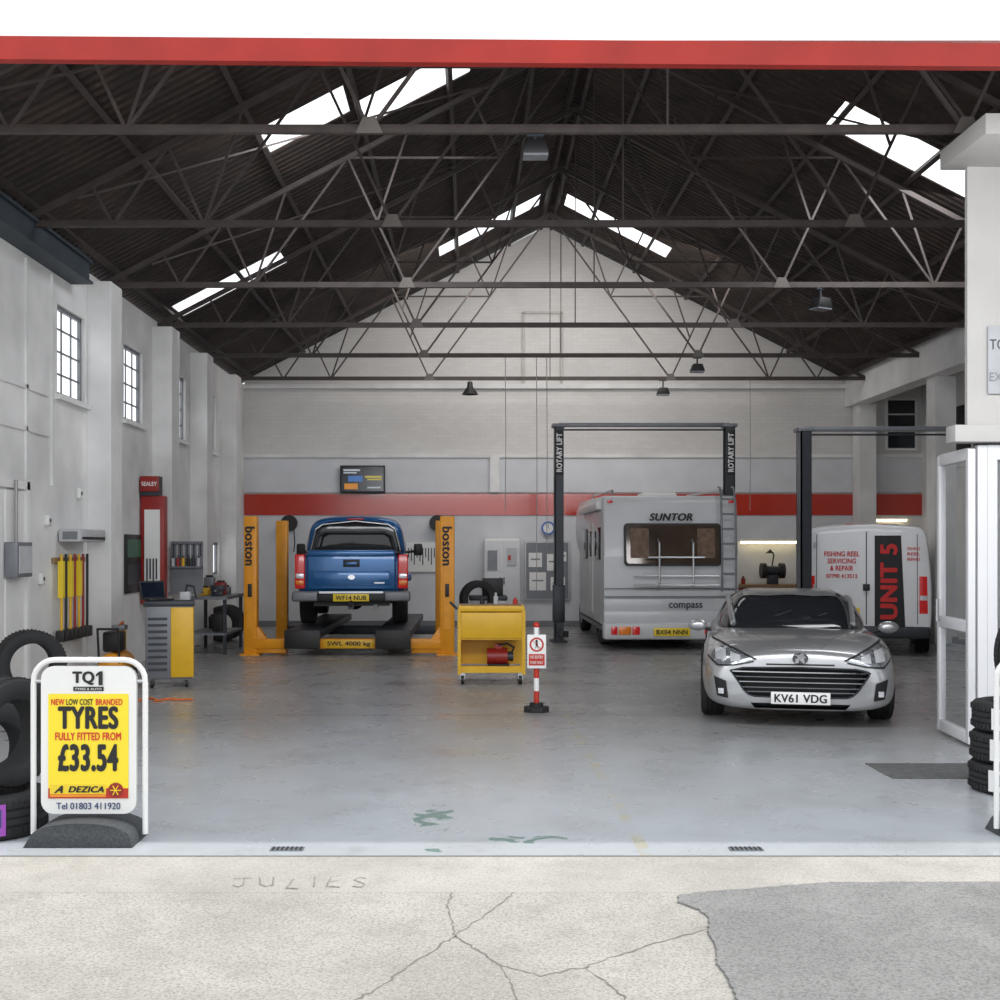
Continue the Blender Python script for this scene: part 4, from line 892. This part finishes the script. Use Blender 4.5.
# ---------------- back wall items ----------------
o=top('wall_television','black wall-mounted television showing an advert','television',(-2.25,YB-.12,2.80))
MB().b2(-.47,.47,-.05,.03,0,.58,m_blk,bev=.01).done('casing',o)
MB().b2(-.44,.44,-.055,-.05,.04,.55,m_screen).done('screen',o)
mo,my_,mw,mb_=[mat(n,c,.4,emit=.25) for n,c in (('screen_orange',(.7,.28,.05)),('screen_yellow',(.6,.5,.1)),('screen_white',(.5,.55,.6)),('screen_blue',(.08,.2,.5)))]
q=MB()
for x0,x1,z0,z1,m in ((-.40,-.05,.46,.50,mw),(-.40,-.12,.41,.44,mw),(.05,.40,.32,.36,my_),(.10,.40,.27,.30,my_),(-.38,-.1,.08,.20,mo),(-.30,.0,.24,.36,mb_),(.1,.38,.1,.13,mw)): q.b2(x0,x1,-.058,-.055,z0,z1,m)
q.done('screen_graphics',o)
for x in (-3.78,-.68):
    o=top('hose_reel','round black hose reel mounted on the wall','hose reel',(x,YB-.2,2.17),group='hose reels')
    MB().lathe([(0,-.06),(.17,-.06),(.17,-.04),(.09,-.04),(.09,.04),(.17,.04),(.17,.06),(0,.06)],m_blk,MLY,20).done('reel',o); MB().b2(-.04,.04,.0,.13,-.04,.04,m_grey).done('bracket',o)
    MB().tube([(.1,-.03,-.1),(.12,-.03,-.4),(.1,-.03,-.6)],.012,m_blk).done('hose',o)
o=top('tool_board','white perforated board with small hand tools','tool board',(-1.02,YB-.075,1.15))
MB().b2(-.32,.35,-.02,0,0,.62,m_white).done('panel',o)
for k in range(10): MB().b2(-.28+.06*k,-.26+.06*k,-.03,-.02,.3-.15*(k%3)*.5,.5,m_dgrey).done('hand_tool',o)
o=top('equipment_cabinet','tall white equipment cabinet with grey control panels','cabinet',(.66,YB-.4,0))
MB().b2(-.36,.36,-.2,.3,0,1.85,m_white,bev=.01).done('carcass',o)
for s in (-1,1):
    D=MB().b2(s*.01,s*.34,-.22,-.2,.1,1.8,m_wallgrey,bev=.004).done('door',o); MB().b2(s*.03,s*.05,-.24,-.22,.9,1.05,m_dgrey).done('handle',D)
MB().b2(-.3,-.1,-.24,-.22,1.2,1.6,m_grey).b2(.1,.3,-.24,-.22,1.3,1.65,m_lgrey).b2(.12,.18,-.25,-.24,1.4,1.5,m_red).done('control_panel',o)
o=top('wall_clock','round wall clock with blue rim','clock',(1.64,YB-.09,2.07))
MB().lathe([(0,-.03),(.11,-.03),(.11,-.05),(.14,-.05),(.14,0),(0,0)],mat('clock_blue',(.05,.15,.5),.4),MLY,24).done('rim',o)
MB().cyl((0,-.031,0),(0,-.035,0),.108,m_white,24).done('face',o)
MB().bar((0,-.037,0),(0,-.037,.085),.01,.003,m_ink).done('hand',o); MB().bar((0,-.037,0),(.055,-.037,-.02),.012,.003,m_ink).done('hand',o)
o=top('notice_board','grey framed notice board with white papers','notice board',(1.62,YB-.08,.55))
MB().b2(-.48,.48,-.03,0,0,1.25,m_lgrey,bev=.005).b2(-.44,.44,-.035,-.03,.04,1.21,m_grey).done('frame',o)
for x,z,w,h in ((-.25,.85,.28,.3),(.12,.8,.25,.35),(-.2,.4,.35,.38),(.22,.35,.3,.28),(.33,.92,.14,.2)):
    MB().b2(x-w/2,x+w/2,-.04,-.035,z-h/2,z+h/2,m_white).b2(x-w*.35,x+w*.35,-.042,-.04,z,z+.03,m_grey).done('paper',o)
W=top('workbench','long workbench with drawers under a warm strip lamp','workbench',(6.3,YB-.45,0))
MB().b2(-1.0,1.0,-.35,.35,.84,.9,m_wood).done('top',W)
for x in (-.95,.95): MB().b2(x-.04,x+.04,-.3,.3,0,.84,m_grey).done('leg',W)
MB().b2(-.9,.9,-.3,.3,.3,.33,m_grey).done('shelf',W)
MB().b2(-.9,-.3,-.33,.3,.4,.82,m_dred,bev=.01).done('drawer_unit',W)
o=top('bench_grinder','dark bench grinder with round guards on the workbench','grinder',(6.25,YB-.5,.9))
MB().cyl((-.14,0,.28),(.14,0,.28),.10,m_dgrey,16).cyl((-.24,0,.28),(-.14,0,.28),.16,m_blk,18).cyl((.14,0,.28),(.24,0,.28),.16,m_blk,18).b2(-.1,.1,-.1,.1,0,.2,m_dgrey,bev=.01).done('motor',o)
MB().tube([(0,.05,.36),(.05,.08,.6),(-.04,.02,.72)],.014,m_blk).lathe([(0,.0),(.09,-.07),(.10,-.08)],m_blk,Matrix.Translation((-.05,.02,.72)),14).done('work_lamp',o)
o=top('strip_lamp','warm fluorescent strip lamp mounted above the bench','lamp',(6.25,YB-.25,1.75))
MB().b2(-.62,.62,-.06,.12,.04,.10,m_white).done('housing',o); MB().cyl((-.6,-.0,.02),(.6,-.0,.02),.025,m_lit,10).done('tube',o)
for x in (5.5,5.68,6.85,7.02):
    h=.12+.14*random.random()
    b_=MB().cyl((0,0,0),(0,0,h*.75),.045,random.choice([m_blk,m_dred,m_dgrey])).cyl((0,0,h*.75),(0,0,h),.018,m_blk).done('bottle',loc=(x,YB-.35,.9)); tag(b_,'plastic fluid bottle on the workbench','bottle','bottles on the workbench')
o=top('strip_lamp','warm fluorescent strip lamp fixed high on the wall','lamp',(8.75,YB-.2,2.22))
MB().b2(-.4,.4,-.06,.06,.03,.08,m_white).done('housing',o); MB().cyl((-.38,0,.01),(.38,0,.01),.022,m_lit,10).done('tube',o)
o=top('wheel_balancer','grey wheel balancing machine with a black tyre mounted','wheel balancer',(.1,19.9,0))
MB().b2(-.1,.5,.1,.6,0,.8,m_wallgrey,bev=.04).b2(-.12,.52,.08,.62,.78,.86,m_dgrey,bev=.02).cyl((.1,-.1,.72),(.1,.2,.72),.04,m_chrome).done('body',o)
MB().b2(.1,.45,.2,.26,.86,1.15,m_blk,bev=.01).done('display',o)
tyre((.13,19.75,.82),(R(90),0,R(15)),.30,.2,'black tyre mounted on the wheel balancer')
for k in range(3):
    tyre((-4.36,21.25+.27*k,.32),(R(90),0,R(2)),.31,.2,'black tyre standing against the wall')
# ---------------- lights ----------------
W_=bpy.data.worlds.new('world'); SC.world=W_; W_.use_nodes=True
bg=W_.node_tree.nodes['Background']; bg.inputs['Color'].default_value=(.94,.97,1,1); bg.inputs['Strength'].default_value=1.55
sn=bpy.data.lights.new('sun','SUN'); sn.energy=2.5; sn.angle=R(1); sn.color=(1,.96,.89); so=bpy.data.objects.new('sun',sn); COL.objects.link(so)
so.rotation_euler=Vector((-.75,.08,-1)).to_track_quat('-Z','Y').to_euler()
def area(n,loc,d,sx_,sy_,e,c=(1,1,1)):
    l=bpy.data.lights.new(n,'AREA'); l.shape='RECTANGLE'; l.size=sx_; l.size_y=sy_; l.energy=e; l.color=c
    o=bpy.data.objects.new(n,l); o.location=loc; o.rotation_euler=Vector(d).to_track_quat('-Z','Y').to_euler(); COL.objects.link(o)
area('added_fill_doorway',(.8,6.9,4.0),(0,1,-.75),9,1.0,250,(.95,.97,1))  # added area lamp, boosts the daylight coming in at the doorway
area('added_fill_left',(-1.1,14.1,6.3),(-.25,0.5,-1),3.0,1.6,85,(.95,.97,1))  # added fill lamp below the left rooflights, strengthens their light
area('added_fill_right',(5.3,14.8,5.9),(-.1,0.5,-1),2.6,1.6,75,(.95,.97,1))  # added fill lamp below the right rooflight, strengthens its light
area('added_fill_back',(1.6,21.6,6.6),(0,.9,-1),6,2.0,160,(1,.97,.93))  # added fill lamp under the roof, brightens the back of the hall
